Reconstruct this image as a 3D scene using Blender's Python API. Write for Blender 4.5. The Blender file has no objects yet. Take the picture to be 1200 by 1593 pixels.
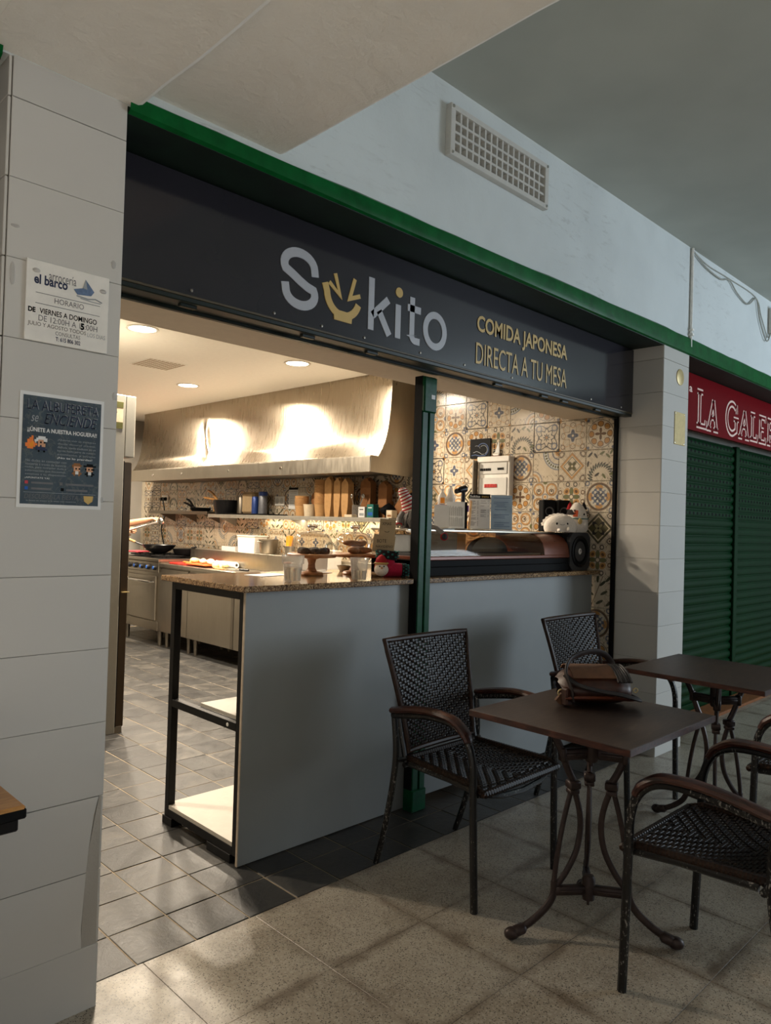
import bpy, bmesh, math, random
from math import sin, cos, pi, radians, sqrt, atan2
from mathutils import Vector, Matrix, Euler
random.seed(7)
S = bpy.context.scene
COL = S.collection

# ------------------------------------------------------------------ camera
cam_d = bpy.data.cameras.new('camera'); cam = bpy.data.objects.new('camera', cam_d); COL.objects.link(cam)
S.camera = cam
cam_d.sensor_fit = 'HORIZONTAL'; cam_d.sensor_width = 36.0; cam_d.lens = 36.0*1150/1200
cam_d.clip_start = .05; cam_d.clip_end = 200
CEX = Vector((.7103, -.7039, .0298)); CEY = Vector((.0328, -.0103, -.9994)); CEZ = Vector((.7036, .7103, .0158))
_z = CEZ.normalized(); _x = (CEX-_z*CEX.dot(_z)).normalized(); _y = _z.cross(_x)
cam.matrix_world = Matrix(((_x.x, -_y.x, -_z.x, 0), (_x.y, -_y.y, -_z.y, 0), (_x.z, -_y.z, -_z.z, 1.333), (0, 0, 0, 1)))

# ------------------------------------------------------------------ light
W = bpy.data.worlds.new('world'); S.world = W; W.use_nodes = True
W.node_tree.nodes['Background'].inputs[0].default_value = (.88, .94, 1.0, 1)
W.node_tree.nodes['Background'].inputs[1].default_value = .12
S.view_settings.view_transform = 'Standard'; S.view_settings.look = 'None'
S.view_settings.exposure = 0.42; S.view_settings.gamma = 1.0
S.view_settings.use_curve_mapping = False

def area(name, loc, target, size, power, color, sy=None, spread=180):
    d = bpy.data.lights.new(name, 'AREA'); d.energy = power; d.color = color
    d.shape = 'RECTANGLE'; d.size = size; d.size_y = sy or size; d.spread = radians(spread)
    o = bpy.data.objects.new(name, d); COL.objects.link(o); o.location = loc
    o.rotation_euler = (Vector(target)-Vector(loc)).to_track_quat('-Z', 'Y').to_euler()
    return o
# daylight from the open market entrance across the corridor (behind, to the right) and its far end
area('daylight_entrance', (6.2, -4.2, 1.75), (3.0, 2.2, 1.3), 1.7, 8, (.90, .96, 1.0), 2.3)
area('daylight_far_end', (7.8, -2.3, 1.9), (4.2, 2.0, 1.6), 1.8, 130, (.74, .88, 1.0), 2.2)
area('daylight_left_end', (-4.5, -2.0, 2.0), (1.0, 2.0, 1.2), 2.4, 9, (1.0, .95, .88), 2.4)
# added spot without a real source: lights floor behind camera to brighten the beams
sd = bpy.data.lights.new('beam_bounce_spot', 'SPOT'); sd.energy = 47000; sd.color = (.92, .97, 1.0); sd.spot_size = radians(27); sd.spot_blend = .5; sd.shadow_soft_size = .2
so_ = bpy.data.objects.new('beam_bounce_spot', sd); COL.objects.link(so_); so_.location = (4.2, -6.4, 2.9)
so_.rotation_euler = (Vector((-.8, -2.0, 0))-so_.location).to_track_quat('-Z', 'Y').to_euler()

# ------------------------------------------------------------------ node helpers
class X:
    """a scalar shader expression"""
    def __init__(s, t, sock): s.t = t; s.s = sock
    def op(s, o, b=None, c=None):
        n = s.t.nodes.new('ShaderNodeMath'); n.operation = o
        for i, v in enumerate((s, b, c)):
            if v is None: continue
            if isinstance(v, X): s.t.links.new(v.s, n.inputs[i])
            else: n.inputs[i].default_value = v
        return X(s.t, n.outputs[0])
    def __add__(s, b): return s.op('ADD', b)
    __radd__ = __add__
    def __sub__(s, b): return s.op('SUBTRACT', b)
    def __rsub__(s, b): return (s*-1.0)+b
    def __mul__(s, b): return s.op('MULTIPLY', b)
    __rmul__ = __mul__
    def __truediv__(s, b): return s.op('DIVIDE', b)
    def abs(s): return s.op('ABSOLUTE')
    def sqrt(s): return s.op('SQRT')
    def sin(s): return s.op('SINE')
    def cos(s): return s.op('COSINE')
    def atan2(s, b): return s.op('ARCTAN2', b)
    def frac(s): return s.op('FRACT')
    def min(s, b): return s.op('MINIMUM', b)
    def max(s, b): return s.op('MAXIMUM', b)
def ln(a, b): return (a*a+b*b).sqrt()
def inside(d, k=24.0):
    n = (d*(-k)+.5); n = n.max(0.0).min(1.0); return n

def new_mat(name):
    m = bpy.data.materials.new(name); m.use_nodes = True
    return m, m.node_tree, m.node_tree.nodes['Principled BSDF']
def lin(c):
    return tuple((v/255/12.92 if v/255 <= .04045 else ((v/255+.055)/1.055)**2.4) for v in c)+(1,)
def mixc(t, fac, a, b):
    n = t.nodes.new('ShaderNodeMix'); n.data_type = 'RGBA'
    if isinstance(fac, (int, float)): n.inputs[0].default_value = fac
    else: t.links.new(fac, n.inputs[0])
    for i, v in ((6, a), (7, b)):
        if isinstance(v, tuple): n.inputs[i].default_value = v
        else: t.links.new(v, n.inputs[i])
    return n.outputs[2]
def noise(t, scale, detail=4, rough=.55, vec=None, dist=0):
    n = t.nodes.new('ShaderNodeTexNoise'); n.inputs['Scale'].default_value = scale
    n.inputs['Detail'].default_value = detail; n.inputs['Roughness'].default_value = rough
    n.inputs['Distortion'].default_value = dist
    if vec is not None: t.links.new(vec, n.inputs['Vector'])
    return n.outputs['Fac']
def ramp(t, fac, stops):
    n = t.nodes.new('ShaderNodeValToRGB'); t.links.new(fac, n.inputs[0])
    e = n.color_ramp.elements
    while len(e) > 1: e.remove(e[0])
    e[0].position = stops[0][0]; e[0].color = stops[0][1]
    for p, c in stops[1:]:
        q = e.new(p); q.color = c
    return n.outputs['Color']
def pos(t): return t.nodes.new('ShaderNodeNewGeometry').outputs['Position']
def objc(t): return t.nodes.new('ShaderNodeTexCoord').outputs['Object']
def rnd(t): return t.nodes.new('ShaderNodeObjectInfo').outputs['Random']
def mapv(t, vec, scale):
    n = t.nodes.new('ShaderNodeMapping'); n.inputs['Scale'].default_value = scale
    t.links.new(vec, n.inputs['Vector']); return n.outputs['Vector']
def bump(t, bs, h, strength=.2, dist=.01):
    n = t.nodes.new('ShaderNodeBump'); n.inputs['Strength'].default_value = strength; n.inputs['Distance'].default_value = dist
    t.links.new(h, n.inputs['Height']); t.links.new(n.outputs[0], bs.inputs['Normal'])

def plain(name, c, rough=.5, metal=0, var=.12, scale=30, bmp=0, alpha=None, trans=0, emit=None, estr=0, coat=0, sheen=0, ior=1.45):
    """colour with a fine procedural mottling"""
    m, t, b = new_mat(name)
    c = lin(c)
    f = noise(t, scale, 3, .6, objc(t))
    d = tuple(v*(1-var) for v in c[:3])+(1,); l = tuple(min(1, v*(1+var)) for v in c[:3])+(1,)
    t.links.new(ramp(t, f, [(.3, d), (.7, l)]), b.inputs['Base Color'])
    b.inputs['Roughness'].default_value = rough; b.inputs['Metallic'].default_value = metal
    b.inputs['Transmission Weight'].default_value = trans; b.inputs['IOR'].default_value = ior
    b.inputs['Coat Weight'].default_value = coat; b.inputs['Sheen Weight'].default_value = sheen
    if bmp: bump(t, b, f, bmp, .004)
    if emit: b.inputs['Emission Color'].default_value = emit; b.inputs['Emission Strength'].default_value = estr
    return m

M = {}
# plaster: painted rough wall
def plaster(name, c, sc=9, st=.35, scuff=False):
    m, t, b = new_mat(name); p = pos(t)
    f = noise(t, sc, 8, .62, p); g = noise(t, 1.7, 3, .6, p)
    c = lin(c); d = tuple(v*.9 for v in c[:3])+(1,)
    base = ramp(t, g, [(.35, d), (.62, c)])
    if scuff:      # rubbed grey marks where people and carts have brushed the plaster
        sc_ = X(t, noise(t, 1.1, 2, .5, p)); fi = X(t, noise(t, 22, 6, .7, mapv(t, p, (.35, 1, 1.6)), .6))
        mk = inside((fi*-1.0+.60), 9)*inside((sc_*-1.0+.56), 9)
        base = mixc(t, (mk*.26).s, base, lin((128, 124, 120)))
    t.links.new(base, b.inputs['Base Color'])
    b.inputs['Roughness'].default_value = .7; bump(t, b, f, st, .02); return m
M['wall'] = plaster('wall_plaster', (206, 212, 212), scuff=True)
M['beam'] = plaster('beam_plaster', (240, 236, 228), 14, .45)
M['ceil'] = plaster('ceiling_paint', (176, 180, 172), 3, .1)
M['kceil'] = plain('kitchen_ceiling_paint', (246, 242, 234), .8, var=.02)
M['patch'] = plaster('patch_plaster', (168, 162, 152), 20, .3)
M['kwall'] = plaster('kitchen_wall_paint', (150, 146, 138), 6, .1)
M['soffit'] = plain('soffit_paint', (214, 200, 180), .8, var=.03)
# glossy white wall tile
def white_tile(name, c):
    m, t, b = new_mat(name); p = pos(t)
    g = noise(t, 2.5, 4, .6, p); r = rnd(t)
    c = lin(c); d = tuple(v*.93 for v in c[:3])+(1,)
    col = mixc(t, g, d, c)
    h = t.nodes.new('ShaderNodeHueSaturation'); t.links.new(col, h.inputs['Color'])
    t.links.new((X(t, r)*.07+.95).s, h.inputs['Value']); t.links.new(h.outputs[0], b.inputs['Base Color'])
    b.inputs['Roughness'].default_value = .22
    bump(t, b, noise(t, 5, 2, .5, p), .05, .01); return m
M['wtile'] = white_tile('white_glazed_tile', (198, 195, 189))
M['grout'] = plain('grout', (158, 150, 140), .9)
M['floorgrout'] = plain('dark_floor_joint', (88, 74, 60), .9)
M['pgrout'] = plain('pale_grout', (190, 180, 160), .9)
# terrazzo
def terrazzo():
    m, t, b = new_mat('terrazzo'); p = pos(t)
    v = t.nodes.new('ShaderNodeTexVoronoi'); v.inputs['Scale'].default_value = 210; t.links.new(p, v.inputs['Vector'])
    sp = X(t, v.outputs['Color']); cr = t.nodes.new('ShaderNodeSeparateColor'); t.links.new(v.outputs['Color'], cr.inputs[0])
    r1 = X(t, cr.outputs[0]); d = X(t, v.outputs['Distance'])
    speck = inside((r1*-1.0+.70), 12)*inside(d-.44, 8)
    light = inside((X(t, cr.outputs[1])*-1.0+.72), 12)
    n1 = noise(t, 3.2, 5, .65, p)
    base = ramp(t, n1, [(.3, lin((128, 117, 102))), (.55, lin((156, 147, 132))), (.8, lin((168, 160, 146)))])
    c = mixc(t, (light*.35).s, base, lin((186, 180, 168)))
    c = mixc(t, (speck*.9).s, c, lin((48, 41, 35)))
    # grime towards the joints, uneven
    o = t.nodes.new('ShaderNodeSeparateXYZ'); t.links.new(objc(t), o.inputs[0])
    e = X(t, o.outputs[0]).abs().max(X(t, o.outputs[1]).abs())   # 0..0.2
    n2 = X(t, noise(t, 7, 4, .6, p))
    g = inside((e*-1.0+.186)-(n2-.48)*.11, 32)*n2.max(0.0)*1.0
    c = mixc(t, g.s, c, lin((84, 68, 52)))
    t.links.new(c, b.inputs['Base Color'])
    t.links.new((X(t, noise(t, 12, 4, .6, p))*.3+.22).s, b.inputs['Roughness'])
    bump(t, b, noise(t, 60, 2, .5, p), .03, .01)
    return m
M['terrazzo'] = terrazzo()
def slate():
    m, t, b = new_mat('slate_tile'); p = pos(t)
    f = X(t, noise(t, 7, 9, .72, p, .9)); r = X(t, rnd(t)); g = X(t, noise(t, 34, 6, .7, p, .4))
    v = (f*1.0+g*.35+r*.26-.36).max(0.0).min(1.0)
    c = ramp(t, v.s, [(.15, lin((30, 30, 31))), (.5, lin((52, 51, 49))), (.72, lin((78, 74, 68))), (.95, lin((112, 104, 92)))])
    t.links.new(c, b.inputs['Base Color'])
    t.links.new((f*.5+.2).s, b.inputs['Roughness']); bump(t, b, (f+g*.5).s, .3, .01); return m
M['slate'] = slate()
M['slategrout'] = plain('floor_grout', (150, 136, 114), .9)
def steel(name, c, r0, r1, sc=(1, 1, 1), bm=.03):
    m, t, b = new_mat(name); p = pos(t)
    f = X(t, noise(t, 40, 5, .6, mapv(t, p, sc))); g = X(t, noise(t, 3, 4, .6, p))
    c = lin(c)
    t.links.new(mixc(t, f.s, tuple(v*.8 for v in c[:3])+(1,), c), b.inputs['Base Color'])
    b.inputs['Metallic'].default_value = 1
    t.links.new((f*(r1-r0)+g*.1+r0).s, b.inputs['Roughness']); bump(t, b, (f+g*.6).s, bm, .01); return m
M['hood'] = steel('brushed_hood_steel', (186, 174, 156), .17, .30, (1, 1.6, .12), .04)
_hb = M['hood'].node_tree.nodes['Principled BSDF']; _hb.inputs['Anisotropic'].default_value = .5; _hb.inputs['Anisotropic Rotation'].default_value = .25
M['steel'] = steel('stainless_steel', (178, 170, 156), .18, .36, (1, 1, .2), .02)
M['steel2'] = steel('worn_steel', (140, 132, 120), .25, .5)
M['chrome'] = plain('chrome', (210, 208, 204), .12, 1, .04)
M['blackmetal'] = plain('black_steel', (16, 15, 15), .45, .0, .3)
M['black'] = plain('black_plastic', (20, 20, 22), .35, var=.2)
M['blackmatte'] = plain('matte_black', (12, 12, 13), .7, var=.2)
M['blackmatte'].node_tree.nodes['Principled BSDF'].inputs['Specular IOR Level'].default_value = .15
M['darkgrey'] = plain('dark_grey_plastic', (58, 58, 60), .45)
M['white'] = plain('white_plastic', (226, 222, 214), .35, var=.04)
M['offwhite'] = plain('offwhite_lacquer', (196, 194, 188), .45, var=.03)
M['panel'] = plain('white_laminate', (132, 134, 133), .42, var=.03, scale=3)
M['shelfwhite'] = plain('white_board', (172, 166, 154), .5, var=.04)
M['board_edge'] = plain('bare_board_edge', (176, 160, 140), .7)
M['sign'] = plain('sign_panel', (38, 37, 43), .11, var=.05, scale=4, ior=1.6)
M['signgrey'] = plain('letter_light_grey', (172, 174, 180), .4, var=.02)
M['gold'] = plain('letter_gold', (198, 166, 98), .4, var=.03)
M['green'] = plain('green_gloss_paint', (6, 82, 36), .34, var=.25, scale=14, bmp=.35)
M['green2'] = plain('dark_green_paint', (6, 62, 36), .34, var=.25, scale=18, bmp=.25)
M['greenblack'] = plain('dark_green_rail', (16, 26, 20), .4, var=.3)
M['shutter'] = plain('shutter_green', (2, 42, 17), .40, var=.15, scale=8)
M['red'] = plain('red_sign_panel', (104, 16, 22), .3, var=.06)
M['pinkletter'] = plain('letter_pale_pink', (226, 196, 184), .4, var=.03)
M['brass'] = plain('brass_plate', (186, 166, 116), .4, .35, var=.1)
M['brown_edge'] = plain('threshold_wood', (126, 78, 44), .5, var=.25)
M['alu'] = plain('worn_aluminium', (170, 168, 164), .35, .9, .2)
# chipped black paint over aluminium (chair tubes)
def chipped():
    m, t, b = new_mat('chipped_black_paint'); p = objc(t)
    f = X(t, noise(t, 150, 5, .7, mapv(t, p, (1, 1, .45)))); g = X(t, noise(t, 6, 3, .6, p))
    k = inside((f*-1.0+.61)-(g-.5)*.35, 30)
    t.links.new(mixc(t, k.s, lin((14, 13, 13)), lin((150, 146, 140))), b.inputs['Base Color'])
    t.links.new((k*.5).s, b.inputs['Metallic']); b.inputs['Roughness'].default_value = .33; return m
M['chip'] = chipped()
M['wicker'] = plain('dark_brown_wicker', (34, 25, 20), .38, var=.35, scale=60)
M['wickeredge'] = plain('wicker_binding', (48, 32, 24), .4, var=.35, scale=80)
def wood(name, a, b_, c, sc=(1, 12, 12), rough=.4, scale=6):
    m, t, b = new_mat(name); p = objc(t)
    f = noise(t, scale, 6, .6, mapv(t, p, sc), .8)
    t.links.new(ramp(t, f, [(.3, lin(a)), (.5, lin(b_)), (.75, lin(c))]), b.inputs['Base Color'])
    b.inputs['Roughness'].default_value = rough; bump(t, b, f, .08, .01); return m
M['table'] = wood('dark_table_wood', (30, 22, 18), (44, 33, 27), (60, 46, 38), (2, 14, 14), .42)
M['armwood'] = wood('worn_arm_wood', (30, 17, 13), (58, 30, 22), (92, 54, 40), (12, 2, 12), .35)
M['iron'] = plain('brown_cast_iron', (58, 46, 43), .42, .35, var=.2, scale=50, bmp=.1)
M['oak'] = wood('honey_table_wood', (150, 104, 54), (176, 126, 70), (196, 148, 92), (3, 14, 14), .35)
M['acacia'] = wood('cake_stand_wood', (120, 72, 38), (158, 104, 58), (186, 132, 82), (4, 4, 14), .45)
M['lightwood'] = wood('pale_handle_wood', (176, 120, 66), (206, 152, 92), (222, 176, 120), (4, 14, 14), .5)
def granite():
    m, t, b = new_mat('brown_granite'); p = pos(t)
    v = t.nodes.new('ShaderNodeTexVoronoi'); v.inputs['Scale'].default_value = 240; t.links.new(p, v.inputs['Vector'])
    cr = t.nodes.new('ShaderNodeSeparateColor'); t.links.new(v.outputs['Color'], cr.inputs[0])
    f = (X(t, cr.outputs[0])*.6+X(t, noise(t, 30, 5, .7, p))*.5)
    t.links.new(ramp(t, f.s, [(.2, lin((46, 32, 22))), (.42, lin((96, 70, 46))), (.62, lin((136, 106, 74))), (.85, lin((170, 142, 106)))]), b.inputs['Base Color'])
    b.inputs['Roughness'].default_value = .12; return m
M['granite'] = granite()
def glass(name, tint, rough=.02, a=1.0):
    m, t, b = new_mat(name)
    b.inputs['Base Color'].default_value = lin(tint); b.inputs['Roughness'].default_value = rough
    b.inputs['Transmission Weight'].default_value = a; b.inputs['IOR'].default_value = 1.45
    f = noise(t, 8, 2, .5, objc(t)); t.links.new((X(t, f)*.04+rough).s, b.inputs['Roughness']); return m
def thin_glass(name, tint, fac=.12, e=0):
    """a thin sheet: straight through, with a clear reflection"""
    m, t, b = new_mat(name); t.nodes.remove(b)
    tr = t.nodes.new('ShaderNodeBsdfTransparent'); tr.inputs[0].default_value = lin(tint)
    gl = t.nodes.new('ShaderNodeBsdfGlossy'); gl.inputs['Roughness'].default_value = .04
    fr = t.nodes.new('ShaderNodeLayerWeight'); fr.inputs[0].default_value = .5
    mx = t.nodes.new('ShaderNodeMixShader')
    fc = X(t, fr.outputs[1]); t.links.new(((fc*fc*fc*.3+.008) if e else (fc*fc*.62+fac*.2)).s, mx.inputs[0]); t.links.new(tr.outputs[0], mx.inputs[1]); t.links.new(gl.outputs[0], mx.inputs[2])
    t.links.new(mx.outputs[0], t.nodes['Material Output'].inputs[0]); return m
M['domeglass'] = thin_glass('dome_glass', (238, 236, 230), .25)
M['caseglass'] = thin_glass('display_case_glass', (226, 214, 200), .16, 1)
M['cup'] = thin_glass('clear_plastic_cup', (236, 234, 230), .2)
def milky():
    t = M['cup'].node_tree; o = t.nodes['Material Output']; a = o.inputs[0].links[0].from_socket
    d = t.nodes.new('ShaderNodeBsdfTranslucent'); d.inputs[0].default_value = lin((236, 232, 226)); e = t.nodes.new('ShaderNodeBsdfDiffuse'); e.inputs[0].default_value = lin((230, 228, 224))
    m1 = t.nodes.new('ShaderNodeMixShader'); t.links.new(d.outputs[0], m1.inputs[1]); t.links.new(e.outputs[0], m1.inputs[2])
    m2 = t.nodes.new('ShaderNodeMixShader'); m2.inputs[0].default_value = .13; t.links.new(a, m2.inputs[1]); t.links.new(m1.outputs[0], m2.inputs[2]); t.links.new(m2.outputs[0], o.inputs[0])
milky()
M['frost'] = plain('frosted_plastic', (224, 220, 214), .5, trans=.55, var=.02)
M['water'] = glass('water', (240, 242, 240), .0)
M['acrylic'] = thin_glass('acrylic', (236, 238, 240), .2)
M['paper'] = plain('white_paper', (222, 222, 220), .7, var=.03)
M['bluepaper'] = plain('pale_blue_paper', (150, 172, 192), .7, var=.03)
M['ink'] = plain('black_ink', (13, 13, 15), .6)
M['ink'].node_tree.nodes['Principled BSDF'].inputs['Specular IOR Level'].default_value = .15
M['greyink'] = plain('grey_ink', (104, 104, 106), .6)
M['blueink'] = plain('blue_ink', (60, 84, 130), .6)
M['boatink'] = plain('boat_ink', (92, 112, 142), .6, var=.3, scale=60)
M['navyink'] = plain('navy_ink', (34, 44, 74), .6)
M['whiteink'] = plain('white_ink', (216, 216, 214), .6)
M['paleink'] = plain('pale_grey_ink', (150, 154, 156), .6)
M['scrawl'] = plain('faded_marker', (120, 116, 110), .7)
M['kraft'] = plain('kraft_card', (194, 150, 98), .75, var=.08)
M['kraft2'] = plain('darker_kraft_card', (140, 94, 54), .75, var=.1)
M['cream'] = plain('cream_paper', (216, 200, 172), .7)
M['cardboard'] = plain('cardboard', (170, 146, 112), .8, var=.08)
M['plushwhite'] = plain('white_plush', (226, 216, 204), .95, var=.08, scale=120, bmp=.5, sheen=.4)
M['plushgrey'] = plain('grey_plush', (120, 114, 110), .95, var=.2, scale=120, bmp=.5, sheen=.3)
M['plushdark'] = plain('dark_plush', (52, 48, 48), .95, var=.2, scale=120, bmp=.5)
M['plushred'] = plain('red_felt', (160, 28, 34), .9, var=.12, scale=90, bmp=.3)
M['plushblack'] = plain('black_plush', (30, 24, 24), .95, var=.2, scale=90)
M['plushorange'] = plain('orange_plush', (206, 92, 54), .95, var=.1)
M['magenta'] = plain('magenta_felt', (176, 24, 60), .9, var=.12, scale=90)
M['teal'] = plain('teal_ribbon', (30, 104, 96), .7)
M['orangeliq'] = plain('orange_sauce', (226, 140, 30), .35)
M['blue'] = plain('blue_can', (44, 70, 136), .3, .2)
M['bluecap'] = plain('blue_knob_face', (52, 104, 190), .3, .3)
M['greylid'] = plain('grey_can', (118, 120, 126), .35, .3)
M['purple'] = plain('purple_tray', (92, 40, 110), .45, var=.3, scale=20)
M['redboard'] = plain('red_cutting_board', (196, 44, 34), .45)
M['orangeboard'] = plain('orange_cutting_board', (214, 96, 44), .45)
M['vegpale'] = plain('chopped_pale_vegetable', (232, 214, 150), .5, var=.15)
M['vegwhite'] = plain('white_onion', (236, 226, 204), .45)
M['carrot'] = plain('carrot', (226, 120, 50), .5)
M['pinkveg'] = plain('pink_cloth', (196, 70, 80), .7)
M['skin'] = plain('skin', (206, 152, 116), .5, var=.06)
M['skin'].node_tree.nodes['Principled BSDF'].inputs['Subsurface Weight'].default_value = .1
M['hair'] = plain('dark_hair', (30, 22, 18), .5, var=.3)
M['shirt'] = plain('black_tshirt', (28, 28, 30), .85, var=.15, bmp=.1)
M['trousers'] = plain('dark_trousers', (40, 40, 46), .85, var=.15)
M['apron'] = plain('grey_apron', (80, 78, 76), .85, var=.12)
M['cocoa'] = plain('chocolate_cake', (44, 28, 22), .8, var=.4, scale=70, bmp=.6)
M['pastry'] = plain('brown_pastry', (132, 84, 44), .7, var=.3, scale=40, bmp=.3)
M['leather'] = plain('brown_leather', (62, 34, 24), .42, var=.35, scale=26, bmp=.25)
M['leather2'] = plain('tan_suede', (92, 60, 36), .75, var=.3, scale=22, bmp=.3)
M['leather3'] = plain('dark_strap_leather', (34, 24, 22), .5, var=.25, scale=30)
M['leather4'] = plain('grey_strap_webbing', (56, 52, 52), .6, var=.2)
M['redsw'] = plain('red_breaker', (176, 40, 34), .4)
M['cable'] = plain('grey_cable', (150, 150, 140), .6)
M['conduit'] = plain('white_conduit', (238, 236, 230), .5)
M['lamp'] = plain('downlight_lens', (255, 240, 214), .5, emit=(1.0, .80, .56, 1), estr=14)
M['ventgrey'] = plain('vent_shadow', (176, 160, 140), .8)
M['led'] = plain('led_strip', (255, 240, 214), .5, emit=(1.0, .80, .52, 1), estr=4)
M['edgebrown'] = plain('tarnished_strip', (74, 64, 46), .5)
M['copper'] = plain('brown_case_trim', (104, 54, 36), .3, .2, var=.1)
M['shadestaingreen'] = plain('shade_darkened_stained_green', (12, 30, 20), .6, var=.5, scale=8)  # shade under the lintel put into the colour, along with mottled staining
M['bluegrey'] = plain('blue_grey_plastic', (96, 104, 116), .4)
M['casebrown'] = plain('dark_brown_case', (54, 34, 26), .35, var=.12)
M['grill'] = plain('cast_grate', (26, 25, 25), .5, .3, var=.2)
M['fridge_side'] = plain('fridge_grey_enamel', (150, 148, 140), .4, var=.03)
M['doorsteel'] = steel('dark_door_steel', (84, 72, 60), .3, .5)
M['oliveband'] = plain('olive_print', (84, 84, 36), .6)
M['shelfgrey'] = plain('grey_shelf', (150, 146, 136), .45)
for _k, _v in (('red', .06), ('blackmetal', .25), ('shutter', .2), ('green', .14), ('green2', .15), ('wicker', .2), ('wickeredge', .25), ('table', .35), ('black', .3)): M[_k].node_tree.nodes['Principled BSDF'].inputs['Specular IOR Level'].default_value = _v
def poster():
    m, t, b = new_mat('poster_marble_print'); p = objc(t)
    f = X(t, noise(t, 16, 6, .65, p, 1.2)); vein = inside((f-.5).abs()-.012, 60)
    g = noise(t, 7, 4, .6, p)
    c = ramp(t, g, [(.3, lin((44, 56, 66))), (.55, lin((60, 74, 84))), (.8, lin((76, 86, 90)))])
    t.links.new(mixc(t, (vein*.35).s, c, lin((120, 122, 112))), b.inputs['Base Color']); b.inputs['Roughness'].default_value = .35; return m
M['poster'] = poster()

# ------------------------------------------------------------------ patterned wall tiles (node pattern per design)
CR = (218, 202, 172); DK = (46, 42, 44); GO = (180, 132, 74); BR = (98, 70, 48); BL = (84, 92, 112); GN = (92, 96, 58); OL = (84, 78, 46)
def tile_mat(name, fn):
    m, t, b = new_mat(name)
    uv = t.nodes.new('ShaderNodeUVMap'); sp = t.nodes.new('ShaderNodeSeparateXYZ'); t.links.new(uv.outputs[0], sp.inputs[0])
    x = X(t, sp.outputs[0])*2.0-1.0; y = X(t, sp.outputs[1])*2.0-1.0
    r = ln(x, y); th = y.atan2(x)
    n = X(t, noise(t, 9, 4, .6, pos(t)))
    col = mixc(t, n.s, lin((186, 170, 146)), lin((214, 202, 180)))
    wear = inside((n*-1.0+.34), 9)*-1.0+1.0
    ax_ = x.abs(); ay_ = y.abs()
    fil = ((ax_*8.0+(ay_*6.0).sin()*1.7).sin()*(ay_*8.0+(ax_*6.0).sin()*1.7).sin()).abs()-.10
    free = inside(r*-1.0+.60, 8)
    col = mixc(t, (inside(fil, 9)*free*.62).s, col, lin((92, 78, 66)))
    for d, c, k in fn(x, y, r, th):
        col = mixc(t, (inside(d, k)*(n*.4+.74).min(1.0)).s, col, lin(c))
    t.links.new(col, b.inputs['Base Color']); b.inputs['Roughness'].default_value = .2
    return m
def fold(th, k):                       # 0 at petal centre, 1 between petals
    return ((th*(k/(2*pi))+.5).frac()-.5).abs()*2.0
def corner(x, y, c): return ln(x.abs()-c, y.abs()-c)
def T_petals(x, y, r, th):
    f = fold(th, 8.0); e = ln((r-.64)/.2, f/.86)
    s = r-(th*4.0).cos()*.16-.24
    return [((r-.9).abs()-.02, DK, 20), (e-1.0, BR, 9), (e-.78, GO, 9), (s, BR, 24), ((r-.36).abs()-.02+f*.1, DK, 24), (corner(x, y, .88).__sub__(.1), BL, 24)]
def T_flower(x, y, r, th):
    c4 = (th*4.0).cos()
    return [((r-c4*.25-.62).abs()-.025, BR, 26), ((r-c4*-.2-.72).abs()-.02, GO, 26), (r-c4*.1-.32, BL, 20), ((r-c4*.1-.2).abs()-.02, DK, 30), (r-.08, CR, 30),
            ((corner(x, y, .74)-.14).abs()-.025, BR, 26), (corner(x, y, .98)-.12, GO, 26)]
def T_lattice(x, y, r, th):
    f = (th*4.0).cos(); g = (th*8.0).cos()
    a = (x.abs()-.5); b = (y.abs()-.5)
    return [((r-g*.1-.52).abs()-.055, DK, 20), ((r-f*-.22-.84).abs()-.045, DK, 20), ((corner(x, y, .62)-.2).abs()-.04, BL, 22), (r-g*.08-.2, DK, 24), (r-.09, GO, 24),
            (x.abs().max(y.abs())*-1.0+.95, DK, 20), (corner(x, y, .95)-.14, DK, 24)]
def leaf(x, y, cx, cy, a, l=.2, w=.075):
    ca, sa = cos(a), sin(a)
    u = (x-cx)*ca+(y-cy)*sa; v = (y-cy)*ca-(x-cx)*sa
    return ln(u/l, v/w)-1.0
def T_laurel(x, y, r, th):
    R = ln(x-.1, y+.75); t2 = (y+.75).atan2(x-.1)
    z = (t2*26.0+R*20.0).sin()*.08
    out = [((R-.78).abs()-.11-z, DK, 16), ((R-.78).abs()-.03, (120, 124, 110), 20)]
    for cx, cy, a in ((-.7, .7, .8), (-.3, .62, 2.2), (.15, .78, .5), (.55, .6, 2.4), (.8, .85, 1.), (-.2, -.6, .6), (.3, -.7, 2.2), (-.85, .1, 1.4), (.85, -.55, .4)):
        out.append((leaf(x, y, cx, cy, a), GN if cx > 0 else DK, 5))
    return out
def T_diamond(x, y, r, th):
    d = x.abs()+y.abs(); c4 = (th*4.0).cos()
    return [((d-.8).abs()-.07, GO, 22), ((d-.9).abs()-.02, BR, 26), ((d-.62).abs()-.03, OL, 26), (r-c4*-.12-.26, OL, 22), ((r-c4*-.12-.3).abs()-.02, DK, 30), (r-.07, CR, 26),
            ((corner(x, y, .78)-.16).abs()-.025, BR, 26), ((corner(x, y, .95)-.34).abs()-.02, DK, 26)]
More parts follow.
